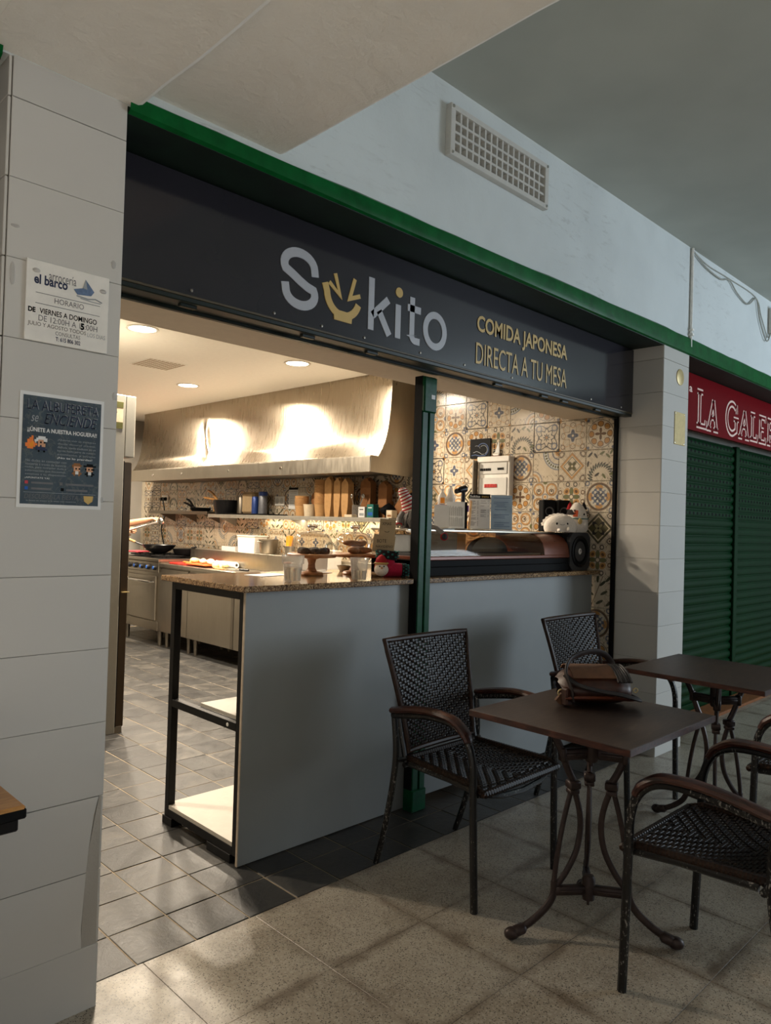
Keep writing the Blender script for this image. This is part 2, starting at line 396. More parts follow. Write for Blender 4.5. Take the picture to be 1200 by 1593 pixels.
def T_fans(x, y, r, th):
    a = ln(x-1.0, y+1.0); b = ln(x+1.0, y-1.0); t2 = (y+1.0).atan2(x-1.0)
    return [((a-1.05).abs()-.17, (190, 190, 182), 16), ((a-1.2).abs()-.03, BL, 20), ((a-.86).abs()-.03, BL, 20), ((t2*34.0).sin()*.5+(a-1.03).abs()*8.0-.35, OL, 4),
            ((b-.5).abs()-.05, GO, 20), ((b-.72).abs()-.03, BL, 20), ((b-.28).abs()-.04, BR, 20), ((a-.5).abs()-.04, BL, 20), (a-.3, GO, 20), ((a-.16).abs()-.03, BR, 20)]
def T_medallion(x, y, r, th):
    f = fold(th, 4.0); c4 = (th*4.0).cos(); c8 = (th*8.0).cos()
    m = (x*17.0).sin()*(y*17.0).sin()
    return [((r-.86).abs()-.05, BR, 20), ((r-.79).abs()-.03, DK, 24), (ln((r-.62)/.16, f/.55)-1.0, GO, 8), (r-c4*-.2-.52, (196, 188, 170), 20),
            ((m-.1)*.5+inside(r-.62, 10)*-1.0+1.0, BL, 8), ((r-c8*.08-.2).abs()-.05, DK, 22), ((corner(x, y, .86)-.14).abs()-.04, BL, 22)]
def T_scroll(x, y, r, th):
    q = corner(x, y, .5); ax = x.abs(); ay = y.abs()
    return [((q-.36).abs()-.05, GO, 18), ((q-.43).abs()-.02, BR, 22), ((ln(ax-.5, ay-.35)-.17).abs()-.035, BR, 22), (ln(ax-.5, ay-.4)-.07, DK, 24), ((r-.2).abs()-.03, BL, 24), (r-.1, GO, 22),
            (ln(ax-1.0, ay)-.16, BL, 22), (ln(ax, ay-1.0)-.16, GN, 22)]
def T_green(x, y, r, th):
    c4 = (th*4.0).cos(); f = fold(th+pi/4, 4.0)
    return [(ln((r-.5)/.2, f/.6)-1.0, GO, 7), (ln((r-.5)/.1, f/.3)-1.0, BR, 7), (r-c4*.26-.34, GN, 20), ((r-c4*.26-.36).abs()-.02, DK, 28), (r-.18, CR, 24), ((r-.15).abs()-.03, DK, 28),
            ((ln(x.abs()-.28, y.abs()-.82)-.13).abs()-.035, DK, 24), ((ln(x.abs()-.84, y.abs()-.3)-.12).abs()-.035, BR, 24)]
def T_dark(x, y, r, th):
    d = x.abs()+y.abs(); c4 = (th*4.0).cos()
    return [(d-.98, OL, 18), ((d-.98).abs()-.04, DK, 22), ((d-.78).abs()-.05, CR, 22), (r-c4*-.22-.36, DK, 20), (r-c4*-.12-.24, (150, 140, 100), 20), (r-.08, DK, 24),
            ((corner(x, y, .8)-.16).abs()-.03, DK, 24), (corner(x, y, .8)-.06, BR, 24)]
def T_spray(x, y, r, th):
    out = [((x-y*.4).abs()-.025, BR, 24)]
    for cx, cy, a in ((-.5, .5, 2.4), (.4, .55, .7), (-.45, -.1, 2.6), (.5, -.05, .5), (-.55, -.65, 2.5), (.2, -.65, .5), (.05, .85, 1.5), (.8, .85, .8), (-.9, .9, 2.2), (.85, -.7, .7)):
        out.append((leaf(x, y, cx, cy, a, .27, .09), (60, 62, 44), 5))
    return out
DESIGNS = [T_petals, T_flower, T_lattice, T_laurel, T_diamond, T_fans, T_medallion, T_scroll, T_green, T_dark, T_spray]
TM = [tile_mat('patterned_tile_'+f.__name__[2:], f) for f in DESIGNS]

# ------------------------------------------------------------------ mesh helpers
class MB:
    def __init__(s): s.v = []; s.f = []; s.mi = []; s.uv = None
    def add(s, vs, fs, mi=0):
        o = len(s.v); s.v += [tuple(v) for v in vs]
        s.f += [tuple(i+o for i in f) for f in fs]; s.mi += [mi]*len(fs); return s
    def box(s, c, d, rz=0, ch=0, mi=0, rot=None):
        """box with centre c, size d, optional chamfer ch"""
        a, b, e = d[0]/2, d[1]/2, d[2]/2
        ch = min(ch, a*.9, b*.9, e*.9)
        R = rot or Matrix.Rotation(rz, 3, 'Z')
        if ch <= 0:
            vs = [Vector((x, y, z)) for z in (-e, e) for y in (-b, b) for x in (-a, a)]
            fs = [(0, 2, 3, 1), (4, 5, 7, 6), (0, 1, 5, 4), (2, 6, 7, 3), (0, 4, 6, 2), (1, 3, 7, 5)]
        else:
            bm = bmesh.new(); bmesh.ops.create_cube(bm, size=1)
            for v in bm.verts: v.co = Vector((v.co.x*2*a, v.co.y*2*b, v.co.z*2*e))
            bmesh.ops.bevel(bm, geom=bm.edges[:], offset=ch, segments=1, affect='EDGES', profile=.5)
            bm.verts.index_update(); vs = [v.co.copy() for v in bm.verts]; fs = [tuple(v.index for v in f.verts) for f in bm.faces]; bm.free()
        c = Vector(c)
        return s.add([R @ v+c for v in vs], fs, mi)
    def bx(s, x0, x1, y0, y1, z0, z1, ch=0, mi=0):
        return s.box(((x0+x1)/2, (y0+y1)/2, (z0+z1)/2), (abs(x1-x0), abs(y1-y0), abs(z1-z0)), 0, ch, mi)
    def bar(s, p, q, w, h, ch=0, mi=0, up=(0, 0, 1)):
        p = Vector(p); q = Vector(q); d = (q-p); L = d.length; d.normalize()
        u = Vector(up); x = d.cross(u)
        if x.length < 1e-4: x = d.cross(Vector((1, 0, 0)))
        x.normalize(); z = x.cross(d)
        R = Matrix((x, d, z)).transposed()
        return s.box((p+q)/2, (w, L, h), 0, ch, mi, R)
    def tube(s, pts, r, n=8, closed=False, cap=True, mi=0, sx=1, up=None):
        pts = [Vector(p) for p in pts]; N = len(pts)
        rs = r if isinstance(r, (list, tuple)) else [r]*N
        vs = []; fs = []; prev = None
        for i, p in enumerate(pts):
            if closed: d = pts[(i+1) % N]-pts[i-1]
            else: d = pts[min(i+1, N-1)]-pts[max(i-1, 0)]
            d.normalize()
            if prev is None:
                a = Vector(up) if up else (Vector((0, 0, 1)) if abs(d.z) < .9 else Vector((1, 0, 0)))
                prev = (a-d*a.dot(d)).normalized()
            else:
                prev = (prev-d*prev.dot(d))
                prev = prev.normalized() if prev.length > 1e-6 else Vector((1, 0, 0))
            b = d.cross(prev)
            for k in range(n):
                t = 2*pi*(k+.5)/n
                vs.append(p+prev*(cos(t)*rs[i])+b*(sin(t)*rs[i]*sx))
        M_ = N if closed else N-1
        for i in range(M_):
            for k in range(n):
                a = i*n+k; b2 = i*n+(k+1) % n; c = ((i+1) % N)*n+(k+1) % n; d2 = ((i+1) % N)*n+k
                fs.append((a, b2, c, d2))
        if cap and not closed:
            fs.append(tuple(reversed(range(n)))); fs.append(tuple((N-1)*n+k for k in range(n)))
        return s.add(vs, fs, mi)
    def cyl(s, p, q, r, r2=None, n=16, mi=0, cap=True): return s.tube([p, q], [r, r if r2 is None else r2], n, mi=mi, cap=cap)
    def lathe(s, prof, c=(0, 0, 0), n=24, mi=0, axis='Z', sy=1):
        """prof: list of (r, z); closes where r==0"""
        c = Vector(c); vs = []; fs = []; idx = []
        for r, z in prof:
            if r <= 1e-6: idx.append([len(vs)]); vs.append(Vector((0, 0, z)))
            else:
                idx.append(list(range(len(vs), len(vs)+n)))
                vs += [Vector((r*cos(2*pi*k/n), r*sin(2*pi*k/n)*sy, z)) for k in range(n)]
        for a, b in zip(idx, idx[1:]):
            for k in range(n):
                k2 = (k+1) % n
                if len(a) == 1 and len(b) == 1: continue
                if len(a) == 1: fs.append((a[0], b[k2], b[k]))
                elif len(b) == 1: fs.append((a[k], a[k2], b[0]))
                else: fs.append((a[k], a[k2], b[k2], b[k]))
        if axis == 'Y': vs = [Vector((v.x, v.z, -v.y)) for v in vs]      # z -> +Y
        if axis == '-Y': vs = [Vector((v.x, -v.z, v.y)) for v in vs]     # z -> -Y
        if axis == '-X': vs = [Vector((-v.z, -v.x, v.y)) for v in vs]    # z -> -X
        return s.add([v+c for v in vs], fs, mi)
    def ball(s, c, r, n=12, m=8, mi=0, rot=None):
        r = r if isinstance(r, (tuple, list)) else (r, r, r)
        vs = []; fs = []
        for i in range(m+1):
            t = pi*i/m
            for k in range(n):
                p = 2*pi*k/n
                v = Vector((r[0]*sin(t)*cos(p), r[1]*sin(t)*sin(p), r[2]*cos(t)))
                vs.append((rot @ v if rot else v)+Vector(c))
        for i in range(m):
            for k in range(n):
                k2 = (k+1) % n
                if i == 0: fs.append((0, (i+1)*n+k, (i+1)*n+k2))
                elif i == m-1: fs.append((i*n+k, (i+1)*n, i*n+k2))
                else: fs.append((i*n+k, (i+1)*n+k, (i+1)*n+k2, i*n+k2))
        return s.add(vs, fs, mi)
    def prism(s, poly, a, b, plane='XZ', mi=0):
        """extrude polygon (2D) between depth a and b; plane XZ -> depth along Y, YZ -> along X, XY -> along Z"""
        def mk(p, d):
            return {'XZ': (p[0], d, p[1]), 'YZ': (d, p[0], p[1]), 'XY': (p[0], p[1], d)}[plane]
        n = len(poly); vs = [mk(p, a) for p in poly]+[mk(p, b) for p in poly]
        fs = [tuple(range(n)), tuple(range(2*n-1, n-1, -1))]
        for i in range(n): fs.append((i, i+n, (i+1) % n+n, (i+1) % n))
        return s.add(vs, fs, mi)
    def ribbon(s, pts, w, y0, y1, closed=False, mi=0, plane='XZ'):
        """flat stroke of width w along 2-D pts with mitred joints, thickness y0..y1"""
        P = [Vector(p) for p in pts]; N = len(P); L = []; Rr = []
        for i in range(N):
            a = P[i-1] if (i > 0 or closed) else None; b = P[(i+1) % N] if (i < N-1 or closed) else None
            d1 = (P[i]-a).normalized() if a is not None else None; d2 = (b-P[i]).normalized() if b is not None else None
            if d1 is None: d1 = d2
            if d2 is None: d2 = d1
            n1 = Vector((-d1.y, d1.x)); n2 = Vector((-d2.y, d2.x)); m = (n1+n2)
            m = m.normalized() if m.length > 1e-4 else n1
            k = (w/2)/max(.45, m.dot(n1)); L.append(P[i]+m*k); Rr.append(P[i]-m*k)
        segs = N if closed else N-1
        def mk(p, d): return {'XZ': (p[0], d, p[1]), 'XY': (p[0], p[1], d), 'YZ': (d, p[0], p[1])}[plane]
        for i in range(segs):
            j = (i+1) % N; q = [L[i], L[j], Rr[j], Rr[i]]
            vs = [mk(p, y0) for p in q]+[mk(p, y1) for p in q]
            s.add(vs, [(0, 1, 2, 3), (7, 6, 5, 4), (0, 4, 5, 1), (2, 6, 7, 3), (1, 5, 6, 2), (3, 7, 4, 0)], mi)
        return s
    def sheet(s, grid, th=0, mi=0):
        """grid[i][j] of points -> surface (optionally given thickness along local normals)"""
        R_ = len(grid); C_ = len(grid[0]); vs = [Vector(p) for row in grid for p in row]; fs = []
        for i in range(R_-1):
            for j in range(C_-1): fs.append((i*C_+j, i*C_+j+1, (i+1)*C_+j+1, (i+1)*C_+j))
        if not th: return s.add(vs, fs, mi)
        ns = [Vector() for _ in vs]
        for f in fs:
            nn = (vs[f[1]]-vs[f[0]]).cross(vs[f[3]]-vs[f[0]])
            for i in f: ns[i] += nn
        k = len(vs); vs2 = vs+[v-n.normalized()*th for v, n in zip(vs, ns)]
        fs2 = fs+[tuple(reversed([i+k for i in f])) for f in fs]
        def side(a, b): fs2.append((b, a, a+k, b+k))
        for j in range(C_-1): side(j, j+1); side((R_-1)*C_+j+1, (R_-1)*C_+j)
        for i in range(R_-1): side((i+1)*C_, i*C_); side(i*C_+C_-1, (i+1)*C_+C_-1)
        return s.add(vs2, fs2, mi)
    def mesh(s, name, mats, smooth=30, fix=True):
        me = bpy.data.meshes.new(name); me.from_pydata(s.v, [], s.f)
        mats = mats if isinstance(mats, (list, tuple)) else [mats]
        for m in mats: me.materials.append(M[m] if isinstance(m, str) else m)
        me.polygons.foreach_set('material_index', s.mi)
        if fix:
            bm = bmesh.new(); bm.from_mesh(me); bmesh.ops.recalc_face_normals(bm, faces=bm.faces); bm.to_mesh(me); bm.free()
        if smooth:
            me.polygons.foreach_set('use_smooth', [True]*len(me.polygons)); me.set_sharp_from_angle(angle=radians(smooth))
        me.update(); return me
    def build(s, name, mats, parent=None, smooth=35, label=None):
        o = bpy.data.objects.new(name, s.mesh(name, mats, smooth)); COL.objects.link(o)
        if parent: o.parent = parent
        if label: o['label'] = label
        return o
def link(name, me, parent=None, loc=(0, 0, 0), rot=None):
    o = bpy.data.objects.new(name, me); COL.objects.link(o); o.location = loc
    if rot: o.rotation_euler = rot
    if parent: o.parent = parent
    return o
def thing(name, label, cat, loc=(0, 0, 0), rz=0, group=None, rot=None):
    o = bpy.data.objects.new(name, None); o.empty_display_size = .05; COL.objects.link(o); o.location = loc
    o.rotation_euler = rot or (0, 0, rz); o['label'] = label; o['category'] = cat
    if group: o['group'] = group
    return o
def tag(o, label, cat, group=None):
    o['label'] = label; o['category'] = cat
    if group: o['group'] = group
    return o
def struct(o, label=None):
    o['kind'] = 'structure'
    if label: o['label'] = label
    return o
def stuff(o): o['kind'] = 'stuff'; return o
def dup(root, loc, rz=None, label=None, group=None):
    r = root.copy(); COL.objects.link(r); r.location = loc
    if rz is not None: r.rotation_euler = (0, 0, rz)
    if label: r['label'] = label
    if group: r['group'] = group
    for ch in list(root.children):
        c = ch.copy(); COL.objects.link(c); c.parent = r
        for g in list(ch.children):
            d = g.copy(); COL.objects.link(d); d.parent = c
    return r
def text(name, body, box, y, mat, parent=None, bold=0, depth=.0012, plane='XZ', keep=False, shear=0):
    """lettering fitted to box=(u0,u1,v0,v1) on the plane at depth y (faces -Y)"""
    c = bpy.data.curves.new(name, 'FONT'); c.body = body; c.size = 1; c.offset = bold; c.resolution_u = 3; c.shear = shear
    tmp = bpy.data.objects.new('tmp_text', c); COL.objects.link(tmp)
    dg = bpy.context.evaluated_depsgraph_get(); me = bpy.data.meshes.new_from_object(tmp.evaluated_get(dg))
    bpy.data.objects.remove(tmp); bpy.data.curves.remove(c)
    xs = [v.co.x for v in me.vertices]; ys = [v.co.y for v in me.vertices]
    x0, x1, y0, y1 = min(xs), max(xs), min(ys), max(ys)
    u0, u1, v0, v1 = box; su = (u1-u0)/(x1-x0); sv = (v1-v0)/(y1-y0)
    for v in me.vertices:
        u = u0+(v.co.x-x0)*su; w = v0+(v.co.y-y0)*sv
        v.co = {'XZ': Vector((u, y, w)), 'XY': Vector((u, w, y)), '-X': Vector((y, -u, w))}[plane]
    me.name = name; me.materials.clear(); me.materials.append(M[mat])
    return link(name, me, parent)
def curve(pts, n=6, closed=False):
    """Catmull-Rom through points"""
    P = [Vector(p) for p in pts]; N = len(P); out = []
    segs = N if closed else N-1
    for i in range(segs):
        if closed: a, b, c, d = P[i-1], P[i], P[(i+1) % N], P[(i+2) % N]
        else: a, b, c, d = P[max(i-1, 0)], P[i], P[i+1], P[min(i+2, N-1)]
        for k in range(n):
            t = k/n
            out.append(.5*((2*b)+(c-a)*t+(2*a-5*b+4*c-d)*t*t+(3*b-a-3*c+d)*t**3))
    if not closed: out.append(P[-1])
    return out
def arc(cx, cy, rx, ry, a0, a1, n=16):
    return [(cx+rx*cos(radians(a0+(a1-a0)*i/n)), cy+ry*sin(radians(a0+(a1-a0)*i/n))) for i in range(n+1)]
# pinhole used only to decide which floor tiles are large enough to build one by one
def px(p):
    d = Vector(p)-Vector((0, 0, 1.333)); z = d.dot(_z)
    return (600+1150*d.dot(_x)/z, 796.5+1150*d.dot(_y)/z, z) if z > .05 else (-9e9, 0, z)

# ================================================================== SETTING
def tile_mesh(name, w, h, d, ch, mat, uv=False, plane='XZ'):
    """chamfered slab, front face at 0 looking to -Y (XZ), -X (YZ) or +Z (XY); back at depth d"""
    a, b = w/2, h/2
    vs2 = [(-a, -b), (a, -b), (a, b), (-a, b)]; ins = [(-a+ch, -b+ch), (a-ch, -b+ch), (a-ch, b-ch), (-a+ch, b-ch)]
    mk = {'XZ': lambda p, q: (p[0], q, p[1]), 'YZ': lambda p, q: (q, -p[0], p[1]), 'XY': lambda p, q: (p[0], p[1], -q)}[plane]
    m = MB(); vs = [mk(p, d) for p in vs2]+[mk(p, ch*.6) for p in vs2]+[mk(p, 0) for p in ins]
    fs = [(8, 9, 10, 11), (3, 2, 1, 0)]
    for i in range(4):
        j = (i+1) % 4; fs += [(i, j, j+4, i+4), (i+4, j+4, j+8, i+8)]
    m.add(vs, fs); me = m.mesh(name, mat, 0)
    if uv:
        l = me.uv_layers.new(name='UVMap')
        for lp in me.loops:
            c = me.vertices[lp.vertex_index].co
            u, v = {'XZ': (c.x, c.z), 'YZ': (-c.y, c.z), 'XY': (c.x, c.y)}[plane]
            l.data[lp.index].uv = (u/w+.5, v/h+.5)
    return me

# ---- corridor floor: terrazzo slab tiles on a bed
fl = struct(MB().bx(-3.2, 9.6, -4.6, 2.067, -.12, -.003).bx(4.6, 9.6, 2.067, 2.6, -.12, -.003).build('floor', 'floorgrout', None, 0), 'cream and dark speckled terrazzo floor of the market corridor')
tz = tile_mesh('terrazzo_tile', .3985, .3985, .012, .0012, 'terrazzo', plane='XY')
rest = MB()
for i in range(-11, 21):
    for j in range(-15, 2):
        x = 1.483+.2+.4*i; y = 1.67+.2+.4*j-.0015*1
        if j == 1 and x < 4.5: continue
        if x < -3 or x > 9.4 or y < -4.4: continue
        q = px((x, y, 0))
        if -150 < q[0] < 1350 and 0 < q[1] < 1800 and q[2] > .5 and x < 8.2:
            link('terrazzo_tile', tz, fl, (x, y-.0015 if j == 0 else y, random.uniform(-.0006, .0006)))
        else:
            rest.bx(x-.1992, x+.1992, y-.1992, y+.1992, -.012, 0)
stuff(rest.build('terrazzo_tile', 'terrazzo', fl, 0))
# ---- kitchen floor: dark slate tiles 20 x 20
kf = struct(MB().bx(-.6, 4.25, 2.07, 8.55, -.12, -.0025).build('floor', 'slategrout', None, 0), 'dark slate coloured kitchen floor of small square tiles')
sl = tile_mesh('slate_tile', .1945, .1945, .008, .0016, 'slate', plane='XY')
rest = MB(); n = 0
for i in range(-9, 15):
    for j in range(0, 32):
        x = 1.265+.1+.2*i; y = 2.067+.1+.2*j
        if x > 4.24: continue
        q = px((x, y, 0)); vis = (140 < q[0] < 376 and q[1] < 1600) or (j < 2 and x > .85)
        vis = vis and not (x < .95 and y < 2.0) and y < 7.4
        if vis and n < 300:
            n += 1; link('slate_tile', sl, kf, (x, y, random.uniform(-.0008, .0008)), (random.uniform(-.004, .004), random.uniform(-.004, .004), 0))
        else: rest.bx(x-.0972, x+.0972, y-.0972, y+.0972, -.008, 0)
stuff(rest.build('slate_tile', 'slate', kf, 0))

# ---- left pillar (white glazed tile cladding on masonry)
wl = struct(MB().bx(.607, .893, 1.978, 2.245, 0, 2.474).build('wall_left', 'grout', None, 0), 'white tiled pillar at the left of the shop front')
t30 = tile_mesh('wall_tile', .297, .1988, .008, .0014, 'wtile')
t30s = tile_mesh('wall_tile', .262, .1975, .008, .002, 'wtile', plane='YZ')
def chipped_tile(z, poly):
    return MB().prism(poly, 1.97, 1.978).build('wall_tile', 'wtile', wl, 0)
for k in range(-1, 12):
    z = .17+.2*k+.1
    if k in (0, 1):
        z0, z1 = z-.0988, z+.0988
        poly = ([(.6015, z0), (.858, z0), (.862, z0+.05), (.868, z0+.1), (.874, z0+.15), (.886, z1), (.6015, z1)] if k == 1 else
                [(.6015, z0), (.852, z0), (.850, z0+.05), (.853, z0+.11), (.858, z1), (.6015, z1)])
        chipped_tile(z, poly)
    elif k == -1: link('wall_tile', t30, wl, (.75, 1.97, .0705))
    elif k == 11:
        MB().bx(.6015, .8985, 1.97, 1.978, 2.3715, 2.473, .001).build('wall_tile', 'wtile', wl, 0)
    else: link('wall_tile', t30, wl, (.75, 1.97, z))
    h1 = min(z+.0985, 2.473)
    MB().bx(.592, .6, 1.973, 2.235, max(z-.0985, .001), h1, .0015).build('wall_tile', 'wtile', wl, 0)
    MB().bx(.9, .893, 1.973, 2.235, max(z-.0985, .001), h1, .0015).build('wall_tile', 'wtile', wl, 0)
# pale plaster patch where the corner of two tiles has broken away
MB().prism([(.852, .165), (.897, .165), (.896, .37), (.899, .57), (.889, .57), (.872, .47), (.860, .40), (.854, .25)], 1.974, 1.98).build('plaster_patch', 'patch', wl, 0)

# ---- right party wall: jamb + pillar front in white tile, kitchen side in patterned tile
wr = struct(MB().bx(4.258, 4.612, 1.978, 8.6, 0, 2.455).bx(4.258, 4.612, 2.27, 8.6, 2.455, 2.6).build('wall_right', 'pgrout', None, 0), 'tiled wall and pillar at the right of the shop')
tf = tile_mesh('wall_tile', .3515, .1988, .008, .0014, 'wtile'); tj = tile_mesh('wall_tile', .2735, .1988, .008, .0014, 'wtile', plane='YZ')
for k in range(-1, 12):
    z = .17+.2*k+.1 if k >= 0 else .0705
    if k == 11:
        MB().bx(4.2515, 4.6035, 1.97, 1.978, 2.3715, 2.45, .001).build('wall_tile', 'wtile', wr, 0)
        MB().bx(4.25, 4.258, 1.9735, 2.245, 2.3715, 2.45, .001).build('wall_tile', 'wtile', wr, 0)
    else:
        link('wall_tile', tf, wr, (4.4275, 1.97, z)); link('wall_tile', tj, wr, (4.25, 2.1105, z))
pt = [tile_mesh('patterned_tile', .1975, .1975, .008, .0015, m, True, 'YZ') for m in TM]
LAY = {(0, 10): 7, (1, 10): 1, (2, 10): 0, (3, 10): 5, (0, 9): 0, (1, 9): 1, (2, 9): 2, (3, 9): 3, (4, 9): 8, (5, 9): 0, (6, 9): 6, (7, 9): 1,
       (0, 8): 3, (1, 8): 4, (2, 8): 5, (3, 8): 6, (4, 8): 1, (5, 8): 4, (6, 8): 1, (7, 8): 2, (0, 7): 6, (1, 7): 8, (2, 7): 7, (3, 7): 0, (4, 7): 2, (5, 7): 9, (6, 7): 7, (7, 7): 4,
       (0, 6): 9, (1, 6): 3, (2, 6): 0, (3, 6): 7, (0, 5): 8, (1, 5): 6, (0, 4): 10, (0, 3): 6, (0, 2): 0, (0, 1): 7,
       (4, 10): 1, (5, 10): 2, (6, 10): 0, (7, 10): 7, (8, 9): 5, (8, 8): 3, (8, 7): 8, (9, 9): 10, (9, 8): 6}
rng = random.Random(11)
rest = [MB() for _ in TM]
for c in range(0, 31):
    for r in range(0, 12):
        y = 2.373+.2*c; z = .044+.2*r+.1-.2*0
        if z > 2.35: continue
        d = LAY.get((c, r))
        if d is None: d = rng.randrange(11)
        vis = (c < 9 and (r >= 5 or c < 1)) or (c >= 9 and 5 <= r <= 8)
        if vis: link('patterned_tile', pt[d], wr, (4.25, y, z-.0), (rng.choice((0, 1, 2, 3))*pi/2 if d not in (3, 8, 10) else 0, 0, 0))
        else: rest[d].bx(4.25, 4.256, y-.0985, y+.0985, z-.0985, z+.0985)
for d, m in enumerate(rest):
    if m.v:
        o = m.build('patterned_tile', TM[d], wr, 0); stuff(o)
        l = o.data.uv_layers.new(name='UVMap')
        for lp in o.data.loops:
            c = o.data.vertices[lp.vertex_index].co; l.data[lp.index].uv = (((c.y-2.273)/.2) % 1.0, ((c.z-.044)/.2) % 1.0)
# dark metal angle that edges the opening
struct(MB().bx(4.225, 4.249, 2.248, 2.272, 0, 2.05, .003).build('trim_1', 'blackmatte', None, 0), 'thin dark metal edge strip at the right side of the opening')

# ---- other walls
struct(MB().bx(-.72, 4.6, 8.56, 8.7, 0, 2.6).build('wall_back', 'kwall', None, 0), 'grey back wall of the kitchen')
struct(MB().bx(-.72, -.6, 2.25, 8.56, 0, 2.6).bx(-.6, .59, 2.25, 2.35, 0, 2.6).bx(.59, .9, 2.26, 2.35, 0, 2.45).build('wall_inner', 'kwall', None, 0), 'kitchen side wall hidden behind the left pillar')
# wall above the shop fronts
struct(MB().bx(-3.2, 9.6, 1.972, 2.3, 2.47, 3.3).build('wall_front', 'wall', None, 0), 'rough white plaster wall above the shop signs')
# ---- ceilings and beams
struct(MB().bx(1.2, 9.6, -4.6, 1.972, 3.13, 3.3).build('ceiling', 'ceil', None, 0), 'grey painted corridor ceiling')
def beam(x0, x1, z, label):
    # plaster beam with a slightly wavy hand-trowelled edge
    m = MB(); N = 40; rg = random.Random(int(x1*100))
    ys = [-4.6+(1.972+4.6)*i/N for i in range(N+1)]
    prof = []
    for y in ys:
        w = rg.uniform(-.003, .003)
        prof.append([(x0, y, 3.3), (x0, y, z+rg.uniform(-.002, .002)), (x0+.02, y, z), (x1-.012+w, y, z), (x1+w, y, z+.006), (x1+w*.5, y, 3.3)])
    m.sheet(prof); return struct(m.build('beam', 'beam', None, 25), label)
beam(.53, .935, 2.475, 'low plaster beam above the left pillar')
beam(.9352, 1.43, 2.53, 'wide plaster beam running out above the sign')
struct(MB().bx(-3.2, .53, -4.6, 1.972, 2.62, 3.3).build('ceiling', 'beam', None, 0), 'plaster ceiling at the left edge of the corridor')
# kitchen ceiling, soffit
struct(MB().bx(-.6, 4.258, 2.6, 8.56, 2.5, 2.62).build('ceiling', 'kceil', None, 0), 'cream painted kitchen ceiling')
struct(MB().bx(.9, 4.249, 2.272, 2.6, 2.05, 2.62).build('trim_2', 'soffit', None, 0), 'cream soffit above the shop opening')
# green painted lintel beam over all the fronts
def fascia(xa, xb, label):
  m = MB(); N = int((xb-xa)*7)+2; rg = random.Random(4); prof = []
  for i in range(N+1):
    x = xa+(xb-xa)*i/N; w = rg.uniform(-.0035, .0035)
    zt = 2.508+.052*min(1, max(0, (x-.9)/3.4))
    prof.append([(x, 1.972, 2.450+w*.5), (x, 1.958+w*.4, 2.456), (x, 1.954, 2.475), (x, 1.956+w, zt-.012+w), (x, 1.972, zt+w)])
  m.sheet(prof)
  struct(m.build('trim_3', 'green', None, 40), label); struct(MB().bx(xa, xb, 1.971, 2.3, 2.448, 2.47).build('trim_5', 'shadestaingreen', None, 0), label.replace('glossy green', 'stained green, shade-darkened underside of the').replace('end of a', 'underside of the'))
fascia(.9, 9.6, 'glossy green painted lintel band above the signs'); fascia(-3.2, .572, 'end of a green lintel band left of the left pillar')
# dark rail of the roller shutter under the sign, with lugs
m = MB().bx(.905, 4.22, 2.150, 2.2, 2.028, 2.046, .003).bx(.905, 4.22, 2.2, 2.248, 2.035, 2.06, .003).bx(.905, 4.22, 2.248, 2.272, 2.024, 2.06, .003)
rail = struct(m.build('trim_4', 'greenblack', None, 0), 'dark green shutter rail under the sign')
for x in (1.22, 1.72, 2.05, 2.9, 3.3, 3.5, 3.85): MB().bx(x-.03, x+.03, 2.17, 2.19, 2.018, 2.03, .002).build('lug', 'greenblack', rail, 0)
m = MB().bx(.905, 4.22, 2.146, 2.152, 2.044, 2.052, .001); m.build('edge_strip', 'edgebrown', rail, 0, 'thin brownish metal edge strip')

# ---- vent grille in the wall above
g = thing('vent_grille', 'white plastic vent grille set high in the plaster wall', 'vent', (2.585, 1.972, 2.935))
fw, fh = .355, .105
m = MB().bx(-fw, fw, -.03, .0, -fh, -fh+.022, .002).bx(-fw, fw, -.03, 0, fh-.022, fh, .002).bx(-fw, -fw+.03, -.03, 0, -fh+.022, fh-.022, .002).bx(fw-.03, fw, -.03, 0, -fh+.022, fh-.022, .002)
m.build('frame', 'offwhite', g, 0)
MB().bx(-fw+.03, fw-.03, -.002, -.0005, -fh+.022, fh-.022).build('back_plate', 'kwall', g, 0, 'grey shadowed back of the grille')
for i in range(1, 16): MB().bx(-fw+.03+i*.04063-.005, -fw+.03+i*.04063+.005, -.024, -.002, -fh+.022, fh-.022).build('bar', 'offwhite', g, 0)
for i in range(1, 4): MB().bx(-fw+.03, fw-.03, -.0241, -.002, -fh+.022+i*.0405-.005, -fh+.022+i*.0405+.005).build('cross_bar', 'offwhite', g, 0)
for sx in (-1, 1):
    for sz in (-1, 1): MB().lathe([(0, .004), (.006, .003), (.007, 0)], (sx*(fw-.014), -.03, sz*(fh-.012)), 10, axis='-Y').build('screw', 'chrome', g)

# ---- conduit, cables and junction box on the upper wall at right
MB().cyl((4.6, 1.962, 2.5), (4.6, 1.962, 3.125), .009, n=8).build('conduit', 'conduit')
o = bpy.data.objects['conduit']; tag(o, 'thin white vertical conduit on the wall above the pillar', 'conduit')
MB().bx(4.588, 4.612, 1.945, 1.972, 2.60, 2.615, .002).build('clip', 'conduit', o, 0); MB().bx(4.588, 4.612, 1.945, 1.972, 2.57, 2.585, .002).build('clip', 'conduit', o, 0)
MB().tube(curve([(4.61, 1.96, 3.11), (4.8, 1.96, 3.06), (5.05, 1.96, 3.045), (5.2, 1.96, 3.075), (5.35, 1.96, 3.02), (5.55, 1.96, 2.99), (5.72, 1.96, 3.07), (5.8, 1.96, 2.93), (5.95, 1.955, 2.8), (6.06, 1.955, 2.95)], 6), .005, 6).build('cable', 'cable')
tag(bpy.data.objects['cable'], 'grey cable sagging in loops along the ceiling at right', 'cable')
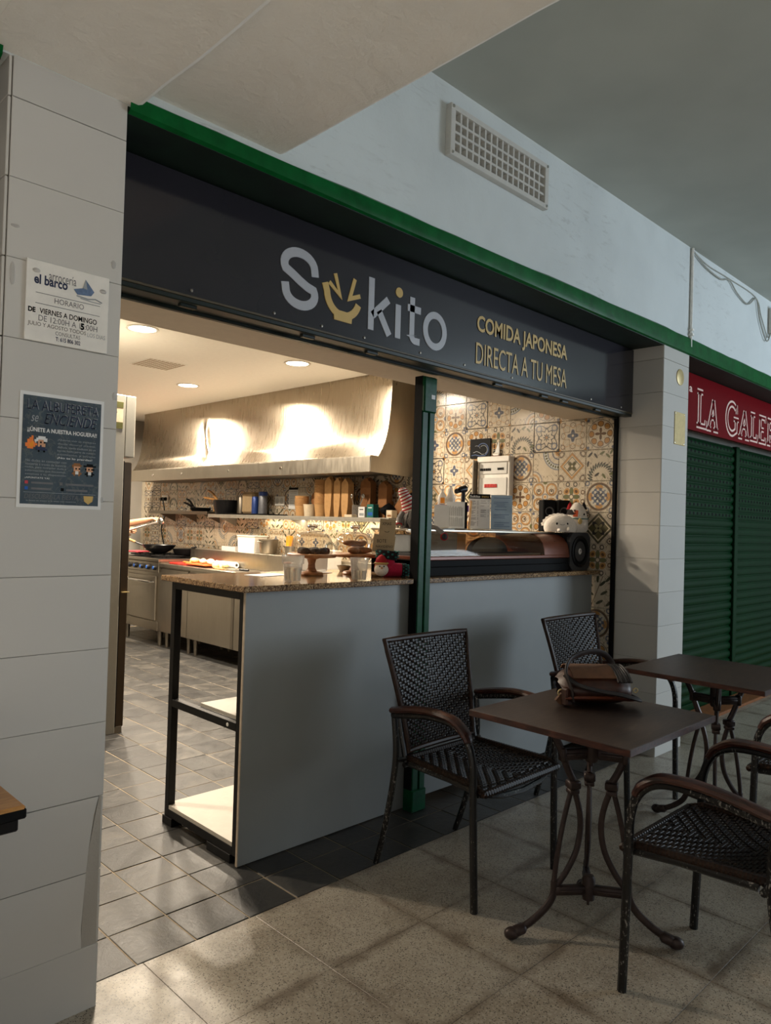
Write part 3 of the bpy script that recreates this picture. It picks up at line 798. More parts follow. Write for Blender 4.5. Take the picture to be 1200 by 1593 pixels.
MB().tube(curve([(4.61, 1.968, 3.118), (4.85, 1.968, 3.085), (5.2, 1.968, 3.09), (5.72, 1.968, 3.085), (5.84, 1.965, 2.97), (5.98, 1.962, 2.84), (6.06, 1.966, 2.9)], 6), .004, 6).build('cable', 'cable')
tag(bpy.data.objects['cable.001'], 'thinner upper cable behind the sagging grey cable', 'cable')
jb = thing('junction_box', 'white plastic box on the wall at the right edge', 'box', (6.09, 1.972, 2.97))
MB().bx(-.075, .075, -.05, 0, -.1, .1, .006).build('housing', 'white', jb, 0); MB().bx(-.066, .066, -.056, -.05, -.088, .088, .003).build('cover', 'white', jb, 0)

# ================================================================== SHOP SIGN
sg = thing('shop_sign', 'long charcoal sign board with light grey logo lettering and gold slogan above the counter', 'sign', (2.56, 2.16, 2.05))
ox, oz = 2.56, 2.05
MB().bx(.902-ox, 4.245-ox, 0, .03, .0, .392, .001).build('board', 'sign', sg, 0)
y0, y1 = -.003, 0
def rel(p): return [(a-ox, b-oz) for a, b in p]
w = .034
def letter(name, strokes, mat='signgrey', wd=w):
    m = MB()
    for pts, cl in strokes: m.ribbon(rel(pts), wd, y0, y1, cl)
    return m.build(name, mat, sg, 0)
# S
p = arc(1.655, 2.276, .069, .045, 2, 155, 14)[0:]
s_pts = [(1.731, 2.246)]+arc(1.657, 2.268, .070, .049, 5, 205, 16)+[(1.625, 2.233), (1.66, 2.215), (1.695, 2.2)]+arc(1.664, 2.173, .067, .047, 25, -170, 16)+[(1.592, 2.196)]
letter('letter', [(curve([(a, b) if False else Vector((a, b, 0)) for a, b in s_pts], 2), False)] if False else [(s_pts, False)])
letter('letter', [([(2.022, 2.110), (2.022, 2.320)], False), ([(2.030, 2.170), (2.118, 2.252)], False), ([(2.066, 2.196), (2.127, 2.107)], False)], wd=.031)     # k
letter('letter', [([(2.177, 2.106), (2.177, 2.246)], False)], wd=.031)                                                                 # i
letter('letter', [([(2.262, 2.297)]+[(2.262, 2.135)]+arc(2.284, 2.135, .022, .021, 180, 270, 6)+[(2.312, 2.114)], False), ([(2.234, 2.249), (2.315, 2.249)], False)], wd=.029)   # t
letter('letter', [(arc(2.410, 2.183, .063, .069, 0, 360, 32)[:-1], True)], wd=.030)                                                      # o
MB().prism(rel(arc(2.181, 2.298, .021, .021, 0, 360, 20)[:-1]), y0, y1).build('gold_dot', 'gold', sg, 0)
# smiling bowl emblem in place of the u
o_ = arc(1.874, 2.236, .105, .123, 190, 350, 20)
m = MB(); m.ribbon(rel([(1.779, 2.240)]+arc(1.873, 2.218, .083, .086, 185, 342, 18)), .030, y0, y1)
m.prism(rel([(1.824, 2.150), (1.922, 2.150), (1.918, 2.110), (1.829, 2.110)]), y0-.0006, y1)
m.build('bowl_emblem', 'gold', sg, 0)
m = MB().ribbon(rel([(1.829, 2.287), (1.856, 2.208), (1.800, 2.247)]), .017, y0, y1).ribbon(rel([(1.931, 2.290), (1.906, 2.207), (1.961, 2.229)]), .017, y0, y1)
m.build('bowl_emblem_eyes', 'gold', sg, 0)
text('slogan', 'COMIDA JAPONESA', (2.703-ox, 3.485-ox, 2.222-oz, 2.322-oz), y0, 'gold', sg, .022)
text('slogan', 'DIRECTA A TU MESA', (2.700-ox, 3.485-ox, 2.092-oz, 2.193-oz), y0, 'gold', sg, .0)
for x in (1.22, 1.55, 1.77, 1.99, 2.32, 2.62, 2.99, 3.38, 3.75, 4.1): MB().lathe([(0, .004), (.005, .003), (.006, 0)], (x-ox, 0, .022), 10, axis='-Y').build('screw', 'steel2', sg)

# ---- neighbour's red sign and green roller shutter
rs = thing('neighbour_sign', 'dark red sign with outlined pale serif capitals above the green shutter', 'sign', (6.6, 2.16, 2.05)); ox, oz = 6.6, 2.05
MB().bx(4.62-ox, 8.6-ox, 0, .03, 0, .392).build('board', 'red', rs, 0)
def outlined(strokes, wo, wi):
    a = MB(); b = MB()
    for s in strokes:
        pts, cl = s[0], s[1]; k = s[2] if len(s) > 2 else 1
        a.ribbon(rel(pts), wo*k, -.002, 0, cl); b.ribbon(rel(pts), wi*k if k > .7 else wi*.35, -.0032, -.0015, cl)
    return a, b
def E_(x0, x1, z0, z1):
    return [([(x0+.028, z0+.012), (x0+.028, z1-.012)], False), ([(x0, z1-.012), (x1, z1-.012), (x1, z1-.05)], False, .8), ([(x0, z0+.012), (x1+.006, z0+.012), (x1+.006, z0+.055)], False, .8), ([(x0+.03, (z0+z1)/2), (x1-.03, (z0+z1)/2)], False, .8)]
def L_(x0, x1, z0, z1):
    return [([(x0+.045, z0+.012), (x0+.045, z1-.012)], False), ([(x0+.005, z1-.012), (x0+.10, z1-.012)], False, .8), ([(x0, z0+.012), (x1, z0+.012), (x1+.004, z0+.06)], False, .8)]
def A_(x0, x1, z0, z1):
    c = (x0+x1)/2+.01
    return [([(x0+.035, z0+.012), (c, z1-.012)], False, .9), ([(c, z1-.012), (x1-.035, z0+.012)], False, 1.05), ([(x0+.065, z0+(z1-z0)*.4), (x1-.06, z0+(z1-z0)*.4)], False, .75), ([(x0, z0+.01), (x0+.08, z0+.01)], False, .75), ([(x1-.085, z0+.01), (x1, z0+.01)], False, .75)]
G = [(arc(5.842, 2.215, .105, .112, 48, 300, 20)+[(5.925, 2.13), (5.925, 2.212)], False), ([(5.93, 2.33), (5.935, 2.26)], False, .75), ([(5.875, 2.216), (5.975, 2.216)], False, .75)]
R_ = [([(6.655, 2.102), (6.655, 2.298)], False), ([(6.625, 2.298), (6.72, 2.296), (6.755, 2.25), (6.72, 2.205), (6.66, 2.2)], False, .9), ([(6.70, 2.2), (6.77, 2.102)], False, .9), ([(6.62, 2.102), (6.70, 2.102)], False, .8)]
for st in (L_(5.19, 5.345, 2.082, 2.345), A_(5.365, 5.575, 2.080, 2.315), G, A_(5.975, 6.205, 2.085, 2.315), L_(6.228, 6.375, 2.09, 2.313), E_(6.425, 6.565, 2.09, 2.313), R_):
    a, b = outlined(st, .054, .022)
    lt = a.build('letter', 'pinkletter', rs, 0); b.build('letter_fill', 'red', lt, 0, 'red inner fill of the outlined letter')
text('small_letter', 'a', (5.057-ox, 5.108-ox, 2.309-oz, 2.348-oz), -.002, 'pinkletter', rs, .02)
sh = thing('roller_shutter', 'closed green metal roller shutter under the red sign', 'shutter', (6.4, 2.31, 0))
prof = [(0, .0), (-.010, .012), (-.014, .030), (-.010, .050), (0, .058), (0, .0655), (.008, .0655), (.008, 0)]
for pi_, (x0, x1) in enumerate(((4.62, 6.285), (6.365, 8.4))):
    me = MB().prism(prof, x0-6.4, x1-6.4, 'YZ').mesh('slat', 'shutter', 50)
    for k in range(30):
        sl_ = link('slat', me, sh, (0, 0, .06+.0662*k))
        if k >= 21:
            h = MB(); n_ = int((x1-x0)/.07)
            for q in range(n_):
                xx = x0-6.4+.05+q*.07
                h.prism([(xx-.015, .030), (xx, .020), (xx+.015, .030), (xx, .042)], -.0152, -.0135)
            stuff(h.build('slot', 'blackmatte', sl_, 0))
MB().bx(6.29-6.4, 6.36-6.4, -.03, .012, 0, 2.05, .004).build('guide_rail', 'shutter', sh, 0)
MB().bx(-1.78, 2.0, -.012, .01, 0, .06, .004).build('bottom_bar', 'shutter', sh, 0)
struct(MB().bx(4.615, 9.6, 2.35, 2.45, 0, 2.45).build('wall_neighbour', 'kwall', None, 0), 'dark wall behind the roller shutter')
tag(MB().bx(4.63, 8.6, 2.10, 2.28, 0.0, .022, .003).build('threshold_board', 'brown_edge', None, 0), 'brown wooden threshold in front of the roller shutter', 'threshold')

# ---- plates and notices on the pillars
MB().lathe([(0, .006), (.045, .006), (.05, .004), (.05, 0)], (4.475, 1.97, 2.29), 24, axis='-Y', sy=1).build('round_plaque', 'brass'); tag(bpy.data.objects['round_plaque'], 'round brass plaque high on the right pillar', 'plaque')
rp = thing('rectangular_plaque', 'plain rectangular brass plate on the right pillar', 'plaque', (4.485, 1.97, 1.972))
MB().bx(-.075, .075, -.004, 0, -.1, .1, .001).build('plate', 'brass', rp, 0)
for sx in (-1, 1):
    for sz in (-1, 1): MB().lathe([(0, .002), (.004, .001), (.004, 0)], (sx*.065, -.004, sz*.09), 8, axis='-Y').build('rivet', 'chrome', rp)
hs = thing('opening_hours_sign', 'white plastic opening hours board on the left pillar', 'sign', (.755, 1.97, 1.873)); B = (.755, 1.873)
MB().bx(-.107, .107, -.006, 0, -.102, .104, .001).build('board', 'white', hs, 0)
def ht(body, u0, u1, v0, v1, mat, b=0, nm='lettering'): return text(nm, body, (u0, u1, v0, v1), -.0065, mat, hs, b)
ht('arrocería', -.052, .018, .060, .083, 'greyink'); ht('el barco', -.088, -.004, .044, .069, 'navyink', .03)
m = MB().prism([(.012, .052), (.036, .06), (.042, .084), (.066, .056), (.058, .044), (.022, .040)], -.0075, -.006); m.build('boat_emblem', 'boatink', hs, 0)
m = MB().prism([(.036, .06), (.042, .084), (.047, .058)], -.0082, -.0074); m.build('boat_emblem', 'paleink', hs, 0)
m = MB().ribbon([(.02, .037), (.05, .034), (.07, .038), (.088, .032)], .003, -.0075, -.006).ribbon([(.03, .032), (.06, .029), (.084, .029)], .002, -.0075, -.006); m.build('boat_emblem', 'paleink', hs, 0)
for zz in (.022, -.005): MB().bx(-.083, .083, -.0068, -.006, zz-.0006, zz+.0006).build('rule', 'greyink', hs, 0)
ht('HORARIO', -.036, .040, .003, .017, 'greyink')
ht('DE', -.1, -.082, -.030, -.017, 'ink', .05); ht('VIERNES A DOMINGO', -.072, .076, -.030, -.016, 'ink', .015)
ht('DE 12:00H A 1', -.074, .032, -.049, -.034, 'greyink'); ht('5', .033, .043, -.051, -.033, 'ink', .06); ht(':00H', .044, .078, -.049, -.034, 'greyink')
ht('JULIO Y AGOSTO TODOS', -.1, .048, -.066, -.053, 'scrawl', .01); ht('LOS DIAS', .052, .1, -.066, -.055, 'paleink')
ht('CONSULTAS', -.031, .033, -.078, -.068, 'greyink'); ht('T: 615 806 302', -.03, .034, -.093, -.082, 'navyink', .02)
for sx, sz in ((-.083, .077), (.09, .064)):
    MB().ball((sx, -.007, sz), (.010, .002, .006), 8, 5).build('glue_blob', 'frost', hs)
po = thing('event_poster', 'dark marbled event poster in a white border on the left pillar', 'poster', (.7535, 1.97, 1.4945))
MB().bx(-.108, .108, -.0015, 0, -.147, .147).build('border', 'paper', po, 0)
MB().bx(-.1, .1, -.0025, -.0015, -.138, .138).build('print', 'poster', po, 0)
def pt_(body, u0, u1, v0, v1, mat, b=0, shear=0): return text('lettering', body, (u0, u1, v0, v1), -.003, mat, po, b, shear=shear)
pt_('LA ALBUFERETA', -.090, .092, .102, .127, 'navyink', .0); pt_('LA ALBUFERETA', -.0885, .0935, .1030, .128, 'paleink', -.012)
pt_('se', -.080, -.062, .072, .088, 'paleink', 0, .3); pt_('ENCIENDE', -.048, .09, .068, .096, 'navyink', .0, .3); pt_('ENCIENDE', -.0465, .0915, .069, .097, 'paleink', -.014, .3)
pt_('¡¡ÚNETE A NUESTRA HOGUERA!!', -.088, .09, .044, .060, 'whiteink', .03)
for i, l in enumerate(('¿Quieres vivir un momento', 'desde dentro? ¡Únete,', 'disfruta, siente tradición en un', 'barrio, hazte parte de nuestra', 'comisión y vívelo')): pt_(l, -.012, .088, .028-i*.0095, .034-i*.0095, 'paleink')
pt_('¡No te lo pierdas!', -.012, .08, -.0195, -.013, 'whiteink', .01)
for i, l in enumerate(('No dudes en contactar con', 'nosotros a través de nuestras', 'redes, para cualquier duda e', 'información que necesites,', 'estamos a tu disposición')): pt_(l, -.09, .012, -.030-i*.0088, -.024-i*.0088, 'paleink')
pt_('¡APÚNTATE YA!', -.09, -.03, -.074, -.068, 'whiteink', .01)
for sx, c in ((-.086, 'pinkveg'), (.0, 'greyink')): MB().bx(sx-.004, sx+.004, -.0035, -.0025, -.087, -.079, .001).build('icon', c, po, 0)
for sx, c in ((-.086, 'bluecap'), (.004, 'ink')): MB().bx(sx-.004, sx+.004, -.0035, -.0025, -.102, -.094, .001).build('icon', c, po, 0)
for u0, u1, v in ((-.074, -.02, -.086), (.012, .085, -.086), (-.074, -.024, -.101), (.014, .07, -.101)): MB().bx(u0, u1, -.003, -.0025, v, v+.005).build('blurred_line', 'greyink', po, 0)
MB().bx(-.092, .092, -.003, -.0025, -.1085, -.1075).build('rule', 'paleink', po, 0)
pt_('DESCUBRE LA FIESTA', -.09, .045, -.124, -.112, 'greyink', 0, .2); pt_('la fiesta es mejor si la vives con nosotros', -.085, .04, -.132, -.127, 'paleink')
# little pixel figures, flame and shield printed on it
def pix(cx, cz, s, rows, pal):
    for ch, mt in pal.items():
        m = MB()
        for i, r in enumerate(rows):
            for j, q in enumerate(r):
                if q == ch: m.bx(cx+(j-len(r)/2)*s, cx+(j+1-len(r)/2)*s, -.0033, -.0025, cz-(i+1)*s, cz-i*s)
        if m.v: m.build('pixel_figure', mt, po, 0)
pix(-.052, .036, .0045, ['..wwww..', '.wwwwww.', 'wwsssww.', 'w.sksk..', '..ssss..', '..sbss..', '.bbbbb..', '.bbbbbb.', '..k..k..'], {'w': 'whiteink', 's': 'skin', 'k': 'ink', 'b': 'navyink'})
pix(-.075, .036, .0048, ['...o...', '..oo...', '.ooo...', '.ooyo..', 'ooyyoo.', 'ooyyo..', '.ooo...'], {'o': 'carrot', 'y': 'orangeliq'})
pix(.04, -.026, .0042, ['..rrrr..', '.rrrrrr.', '.rssss..', '..sksk..', '..ssss..', '..rwwr..', '.rrwwrr.', '..r..r..'], {'r': 'kraft2', 's': 'skin', 'k': 'ink', 'w': 'whiteink'})
pix(.074, -.026, .0042, ['..kkkk..', 'kkkkkkkk', '..ssss..', '.kskskk.', '..ssss..', '..kwwk..', '.kkwwkk.', '..k..k..'], {'k': 'ink', 's': 'skin', 'w': 'whiteink'})
MB().prism([(.06, -.112), (.086, -.112), (.084, -.126), (.073, -.134), (.062, -.126)], -.0033, -.0025).build('shield_emblem', 'gold', po, 0)
# torn strips of old tape on the pillar
for i, (x, z, a, b) in enumerate(((.874, 2.02, .012, .02), (.617, 1.93, .012, .05), (.889, 1.66, .010, .02), (.862, 1.375, .014, .014), (.60+.02, 2.05, .02, .008))):
    tag(MB().ball((x, 1.9695, z), (a*.6, .0012, b*.6), 7, 5).build('tape_remnant', 'frost', None, 0), 'torn clear tape remnant on the left pillar, %s' % ('beside the upper edge of the hours board', 'left of the hours board', 'right of and above the poster', 'at the lower right of the poster', 'above left of the hours board')[i], 'tape', 'tape remnants on the left pillar')

# ================================================================== GREEN POST
gp = thing('green_post', 'dark green painted steel post in front of the counter', 'post', (2.577, 2.358, 0))
MB().bx(-.041, -.002, -.026, .026, 0, 2.03, .003).bx(.004, .041, -.03, .026, 0, 2.03, .003).bx(-.035, .035, -.012, .022, 0, 2.03).build('profile', 'green2', gp, 0)
MB().bx(-.044, -.041, -.022, .026, .0, 2.03).build('side_channel', 'blackmatte', gp, 0)
MB().bx(-.048, .046, -.036, .026, 0, .1, .004).build('base_sleeve', 'green2', gp, 0)
MB().bx(-.043, .046, -.037, .026, 1.86, 2.028, .006).build('top_sleeve', 'green2', gp, 0)
MB().bx(.004, .03, -.0385, -.037, 1.925, 1.945, .001).build('bare_patch', 'whiteink', gp, 0, 'bare white patch where paint has come off')

# ================================================================== COUNTER
ct = thing('counter', 'white fronted service counter with a black steel frame open at the left end', 'counter', (1.63, 2.392, 0))
def cx(*a, **k): return None
m = MB(); F = .032
for y in (.012, .54): m.bx(.0, F, y, y+F, .035, 1.053, .001)
m.build('leg', 'blackmetal', ct, 0)
m = MB().bx(0, F, .012+F, .54, 1.021, 1.053, .001); m.build('top_rail', 'blackmetal', ct, 0)
MB().bx(0, F, .012+F, .54, .51, .542, .001).build('middle_rail', 'blackmetal', ct, 0)
MB().bx(0, F, .012+F, .54, .035, .067, .001).build('bottom_rail', 'blackmetal', ct, 0)
MB().bx(-.006, .05, .50, .58, .0, .035, .002).build('foot', 'blackmetal', ct, 0); MB().bx(-.004, .05, .05, .22, 0, .035, .002).build('foot', 'blackmetal', ct, 0)
MB().lathe([(0, .003), (.007, .002), (.008, 0)], (0, .10, .526), 12, axis='-X').build('cap', 'white', ct)
MB().bx(.0, .92, -.0, .0115, .004, 1.056, .001).build('front_panel', 'panel', ct, 0)
MB().bx(.925, 2.59, -.0, .0115, .03, 1.056, .001).build('front_panel', 'panel', ct, 0)
MB().bx(-.004, .0, -.0, .0115, .004, 1.056).build('edge_band', 'board_edge', ct, 0, 'bare brownish edge of the front board')
MB().bx(.002, 2.58, .014, .57, .067, .083).build('base_shelf', 'shelfwhite', ct, 0)
MB().bx(.034, 1.5, .046, .36, .542, .556).build('middle_shelf', 'shelfwhite', ct, 0)
MB().bx(.5, .52, .05, .5, .083, 1.05).build('partition', 'shelfwhite', ct, 0)
MB().bx(2.56, 2.58, .05, .57, .083, 1.05).build('partition', 'shelfwhite', ct, 0)
MB().bx(.36, .42, .1, .5, .083, .11, .002).build('wooden_batten', 'lightwood', ct, 0)
tp = MB().bx(-.04, .895, -.045, .60, 1.056, 1.08, .003).bx(.895, .997, -.004, .60, 1.056, 1.08).bx(.997, 2.612, -.045, .60, 1.056, 1.08, .003).build('granite_top', 'granite', ct, 0)
CT = 1.0802

# ---- display case (built in world coordinates relative to its base)
dc = thing('sushi_display_case', 'long curved glass refrigerated display case with brown and black base on the counter', 'display case', (2.66, 2.42, CT)); L = 1.33
MB().bx(0, L, .0, .36, 0, .045, .003).build('base', 'blackmatte', dc, 0)
MB().bx(0, L, .006, .36, .045, .078, .002).build('plinth', 'blackmatte', dc, 0)
MB().bx(-.002, L+.002, -.004, .36, .078, .098, .004).build('trim_rail', 'copper', dc, 0)
MB().bx(0, .012, .0, .36, .0, .098, .001).build('end_panel', 'casebrown', dc, 0)
pr = [(.0, .098), (.004, .13), (.016, .165), (.04, .195), (.075, .214), (.115, .222)]
MB().sheet([[(x, y, z) for y, z in pr] for x in (.0, L*.25, L*.5, L*.75, L-.27)], .003).build('curved_glass', 'caseglass', dc, 40)
MB().prism([(.0, .098)]+pr+[(.36, .222), (.36, .098)], L-.27, L, 'YZ').build('end_housing', 'copper', dc, 30)
MB().bx(0, L, .105, .37, .220, .232, .003).build('top_plate', 'steel', dc, 0)
MB().tube([(0.003, y, z) for y, z in pr], .006, 8).build('glass_rim', 'white', dc)
MB().bx(.012, L-.27, .352, .356, .098, .220).build('rear_glass', 'caseglass', dc, 0)
MB().bx(.012, L-.27, .02, .345, .098, .108).build('floor_pan', 'darkgrey', dc, 0)
MB().bx(.22, .50, .20, .212, .108, .216, .002).build('divider', 'bluegrey', dc, 0, 'grey blue divider seen through the glass')
MB().bx(.515, .60, .22, .23, .108, .21, .002).build('divider', 'kraft', dc, 0, 'yellowish card seen through the glass')
MB().prism(arc(.80, .108, .17, .085, 0, 180, 14), .20, .24).build('covered_pan', 'darkgrey', dc, 0, 'dark rounded pan cover seen through the glass')
MB().bx(.02, .20, .25, .34, .108, .20, .004).build('white_tray', 'white', dc, 0)
for i, (x, w_) in enumerate(((L-.20, .03), (L-.14, .012), (L-.12, .012))): MB().lathe([(0, .001), (.010, .001), (.010, 0)], (x+.01, .03-.006, .155+.012*(i % 2)), 10, axis='-Y').build('logo_mark', 'blackmatte', dc)

# ---- black loudspeaker with white dust cap at the end of the case
sp = thing('woofer_speaker', 'black loudspeaker with white dust cap at the right end of the counter', 'speaker', (4.118, 2.425, CT))
h = .232; a = .118; c = .03
oct_ = [(-a+c, 0), (a-c, 0), (a, c), (a, h-c), (a-c, h), (-a+c, h), (-a, h-c), (-a, c)]
MB().prism([(-a+.012, .0), (a-.012, .0), (a-.008, h-.004), (-a+.008, h-.004)], .02, .36).build('cabinet', 'black', sp, 0)
MB().prism(oct_, -.004, .02).build('baffle', 'darkgrey', sp, 0)
MB().lathe([(.099, 0), (.099, .006), (.09, .010), (.083, .004), (.06, -.004), (.03, -.012), (.028, -.004)], (0, -.004, h/2), 40, axis='-Y').build('cone', 'black', sp)
MB().lathe([(.078, .004), (.075, .006), (.066, .004), (.060, -.003)], (0, -.004, h/2), 40, axis='-Y').build('surround', 'blackmatte', sp)
dcap = MB().lathe([(0, .004), (.015, .003), (.019, .0), (.02, -.01)], (0, -.004, h/2), 20, axis='-Y').build('dust_cap', 'white', sp)
MB().ball((0, -.0085, h/2+.004), (.004, .001, .006), 8, 5).build('dust_cap_mark', 'ink', dcap)
def pc_speaker(x, y, label):
    t = thing('desk_speaker', label, 'speaker', (x, y, CT+.2335), radians(-38), 'small desk speakers')
    MB().bx(-.042, .042, -.045, .045, 0, .205, .006).build('cabinet', 'blackmatte', t, 0)
    MB().lathe([(.028, .001), (.03, .004), (.024, .0), (.0, -.004)], (0, -.0455, .13), 20, axis='-Y').build('driver', 'darkgrey', t)
    MB().lathe([(0, .002), (.012, .001), (.013, -.002)], (0, -.0455, .055), 14, axis='-Y').build('tweeter', 'darkgrey', t)
pc_speaker(4.135, 2.68, 'small black upright desk speaker behind the white dumpling plush')
pc_speaker(4.200, 2.612, 'small black desk speaker mostly hidden behind the cat plush')

# ---- plushes
gy = thing('dumpling_plush', 'white smiling dumpling plush with crimped rim on top of the display case', 'plush toy', (4.0, 2.495, CT+.2325), radians(-40))
m = MB(); vs = []; n_ = 40
body = [[None]*(n_+1) for _ in range(13)]
m.ball((0, 0, .032), (.104, .060, .078), 24, 16); m.v = [(a, b, max(c, .002)) for a, b, c in m.v]; m.build('body', 'plushwhite', gy)
m = MB(); g_ = []
for i in range(61):
    t = pi*(i/60)*.94+.03*pi
    wv = .97+.022*sin(i*1.25)
    row = []
    for r_, dy in ((.84, -.014), (.98, -.012), (1.13*wv, .002), (1.0, .016), (.84, .016)):
        row.append((.106*r_*cos(t), .020+dy+.004*sin(i*1.25), max(.004, .030+.080*r_*sin(t))))
    g_.append(row)
m.sheet(g_); m.build('crimped_rim', 'plushwhite', gy, 60)
for sx in (-1, 1): MB().ball((sx*.033-.004, -.0535, .052), (.006, .004, .008), 10, 7).build('eye', 'ink', gy)
MB().tube([(-.018, -.0575, .049), (-.011, -.0582, .045), (-.004, -.0585, .044), (.003, -.0582, .045), (.010, -.0575, .049)], .0013, 5).build('mouth', 'ink', gy)
MB().ball((-.03, -.075, .012), (.012, .022, .012), 10, 7).build('foot', 'plushwhite', gy); MB().ball((.03, -.072, .02), (.011, .018, .014), 10, 7).build('foot', 'plushwhite', gy)
ca = thing('cat_plush', 'white lucky cat plush with red and black patches and a bell collar', 'plush toy', (4.172, 2.482, CT+.2325), radians(-42))
MB().lathe([(0, 0), (.058, .002), (.070, .02), (.072, .05), (.069, .085), (.064, .11), (.052, .145), (.034, .175), (.014, .19), (0, .192)], (0, 0, 0), 26, sy=.82).build('body', 'plushwhite', ca)
m = MB(); g_ = []
for i in range(9):
    z = .112+.078*i/8; r_ = {0: .0635, 1: .060, 2: .055, 3: .049, 4: .043, 5: .035, 6: .027, 7: .018, 8: .006}[i]+.005
    g_.append([(r_*cos(radians(a0)), r_*.82*sin(radians(a0)), z) for a0 in range(170, 251+int(i*1.5), 9)])
m.sheet(g_); m.build('black_patch', 'plushblack', ca)
m = MB(); g_ = []
for i in range(9):
    z = .10+.088*i/8; r_ = [.0665, .0635, .058, .052, .046, .038, .030, .021, .010][i]+.0055
    g_.append([(r_*cos(radians(a0)), r_*.82*sin(radians(a0)), z) for a0 in range(236+int(i*1.5), 262+int(i*1.8), 6)])
m.sheet(g_); m.build('orange_patch', 'plushorange', ca)
MB().lathe([(0, .05), (.012, .03), (.022, 0)], (-.046, 0, .146), 12, sy=.5).build('ear', 'plushred', ca); MB().lathe([(0, .05), (.012, .03), (.022, 0)], (.044, 0, .148), 12, sy=.5).build('ear', 'plushblack', ca)
for sx in (-.026, .032): MB().ball((sx, -.0475, .116), (.005, .003, .007), 8, 6).build('eye', 'ink', ca)
MB().ball((.003, -.0505, .108), (.004, .003, .003), 8, 6).build('nose', 'plushorange', ca)
MB().tube([(.0735*cos(t), .0735*.82*sin(t), .088) for t in [2*pi*i/30 for i in range(30)]], .003, 6, True).build('collar', 'teal', ca)
MB().ball((.002, -.062, .072), (.014, .008, .02), 12, 8).build('bell', 'gold', ca); MB().ball((.034, -.054, .05), (.013, .012, .022), 10, 7).build('paw', 'plushwhite', ca)
pw = MB().bx(-.045, .035, -.035, .035, 0, .014, .006).build('paper_bag', 'paper', None, 0); pw.location = (4.17, 2.405+.065, CT+.2325+.0)
bpy.data.objects.remove(pw)
# gnome
gn = thing('gnome_plush', 'gnome plush with tall red striped hat and grey beard sitting on the display case', 'plush toy', (2.75, 2.58, CT+.2325), radians(-38))
MB().lathe([(0, 0), (.058, .002), (.066, .02), (.062, .05), (.05, .075), (.03, .09), (0, .095)], (0, 0, 0), 20, sy=.85).build('body', 'plushdark', gn)
hp = curve([(0, 0, .06), (-.012, 0, .1), (-.030, .0, .14), (-.048, .0, .175), (-.058, .0, .205)], 5); R_h = [.054, .052, .05, .048, .046, .044, .041, .039, .037, .035, .033, .031, .029, .027, .026, .025, .024, .023, .021, .017, .010]
hat = MB().tube(hp, R_h[:len(hp)], 16).build('hat', 'plushwhite', gn)
for i in range(1, len(hp)-1, 2):
    MB().tube([hp[i]+(hp[i+1]-hp[i])*.0, hp[i]+(hp[i+1]-hp[i])*.9], [R_h[i]+.0018, R_h[i+1]+.0018], 16, cap=False).build('hat_stripe', 'plushred', hat)
m = MB(); rg = random.Random(5)
for i in range(46):
    t = -pi/2+rg.uniform(-1.15, 1.15); x0 = .05*cos(t); y0_ = .045*sin(t); l_ = rg.uniform(.06, .09)
    m.tube([(x0*.7, y0_*.8-.008, .085), (x0*1.1, y0_*1.25-.006, .085-l_*.45), (x0*.9+rg.uniform(-.02, .02), y0_*1.3-.008, max(.006, .085-l_))], [.008, .008, .002], 5)
stuff(m.build('beard', 'plushgrey', gn))
MB().ball((0, -.05, .083), (.011, .011, .011), 10, 7).build('nose', 'skin', gn)
ar_ = MB().tube([(-.05, -.01, .075), (-.07, -.03, .045), (-.074, -.045, .015)], [.018, .016, .013], 10).build('arm', 'plushgrey', gn)
MB().tube([(-.0735, -.042, .022), (-.074, -.0445, .016)], [.0165, .0165], 10).build('cuff', 'plushred', ar_)
MB().tube([(.05, -.03, .02), (.11, -.082, .006), (.143, -.103, -.02)], [.013, .012, .012], 8).build('leg', 'plushgrey', gn)
ft = MB().ball((.146, -.105, -.035), (.017, .02, .019), 12, 8).build('foot', 'plushdark', gn)
for k in (-1, 0, 1): MB().tube([(.146+.0178*cos(t)*(1-.12*abs(k)), -.105+k*.009, -.035+.0195*sin(t)*(1-.12*abs(k))) for t in [2*pi*i/14 for i in range(14)]], .0022, 5, True).build('foot_stripe', 'plushred', ft)

# ---- menus on the display case
def menu(loc, rz, w_, h_, label, mat='paper', hdr=True, lines=True, lean=.18, seed=1, extra=None, ll=True):
    t = thing('menu_card', label, 'menu', loc, rz)
    t.rotation_euler = (-lean, 0, rz)
    MB().bx(-w_/2, w_/2, -.001, .001, 0, h_).build('card', mat, t, 0)
    if hdr:
        MB().bx(-w_/2, w_/2, -.0018, -.001, h_*.87, h_).build('header_band', 'ink', t, 0)
        text('lettering', 'Sukito', (-w_*.46, w_*.02, h_*.895, h_*.97), -.0022, 'whiteink', t, .02)
        text('lettering', 'menu', (w_*.1, w_*.42, h_*.90, h_*.95), -.0022, 'gold', t, 0)
    if lines:
        r_ = random.Random(seed); m = MB()
        for c_ in (-1, 1):
            z = h_*.80
            while z > h_*.08:
                if r_.random() < .8 and not (c_ == 1 and z < h_*.3):
                    u = -w_*.44 if c_ < 0 else w_*.05
                    m.bx(u, u+w_*r_.uniform(.15, .30), -.0015, -.0008, z, z+h_*.010); m.bx(u+w_*.34, u+w_*.38, -.0015, -.0008, z, z+h_*.010)
                z -= h_*.028
        stuff(m.build('printed_lines', 'greyink', t, 0))
    MB().bx(-w_/2-.004, w_/2+.004, -.02, .03, -.004, 0).build('stand_foot', 'acrylic', t, 0)
    return t
Zt = CT+.2325
menu((3.466, 2.71, Zt+.004), radians(-50), .125, .212, 'white menu card with black header band in a clear stand', seed=3)
bl = menu((3.549, 2.610, Zt+.004), radians(-50), .125, .208, 'pale blue sheet with handwritten lines beside the white menu', 'bluepaper', False, False)
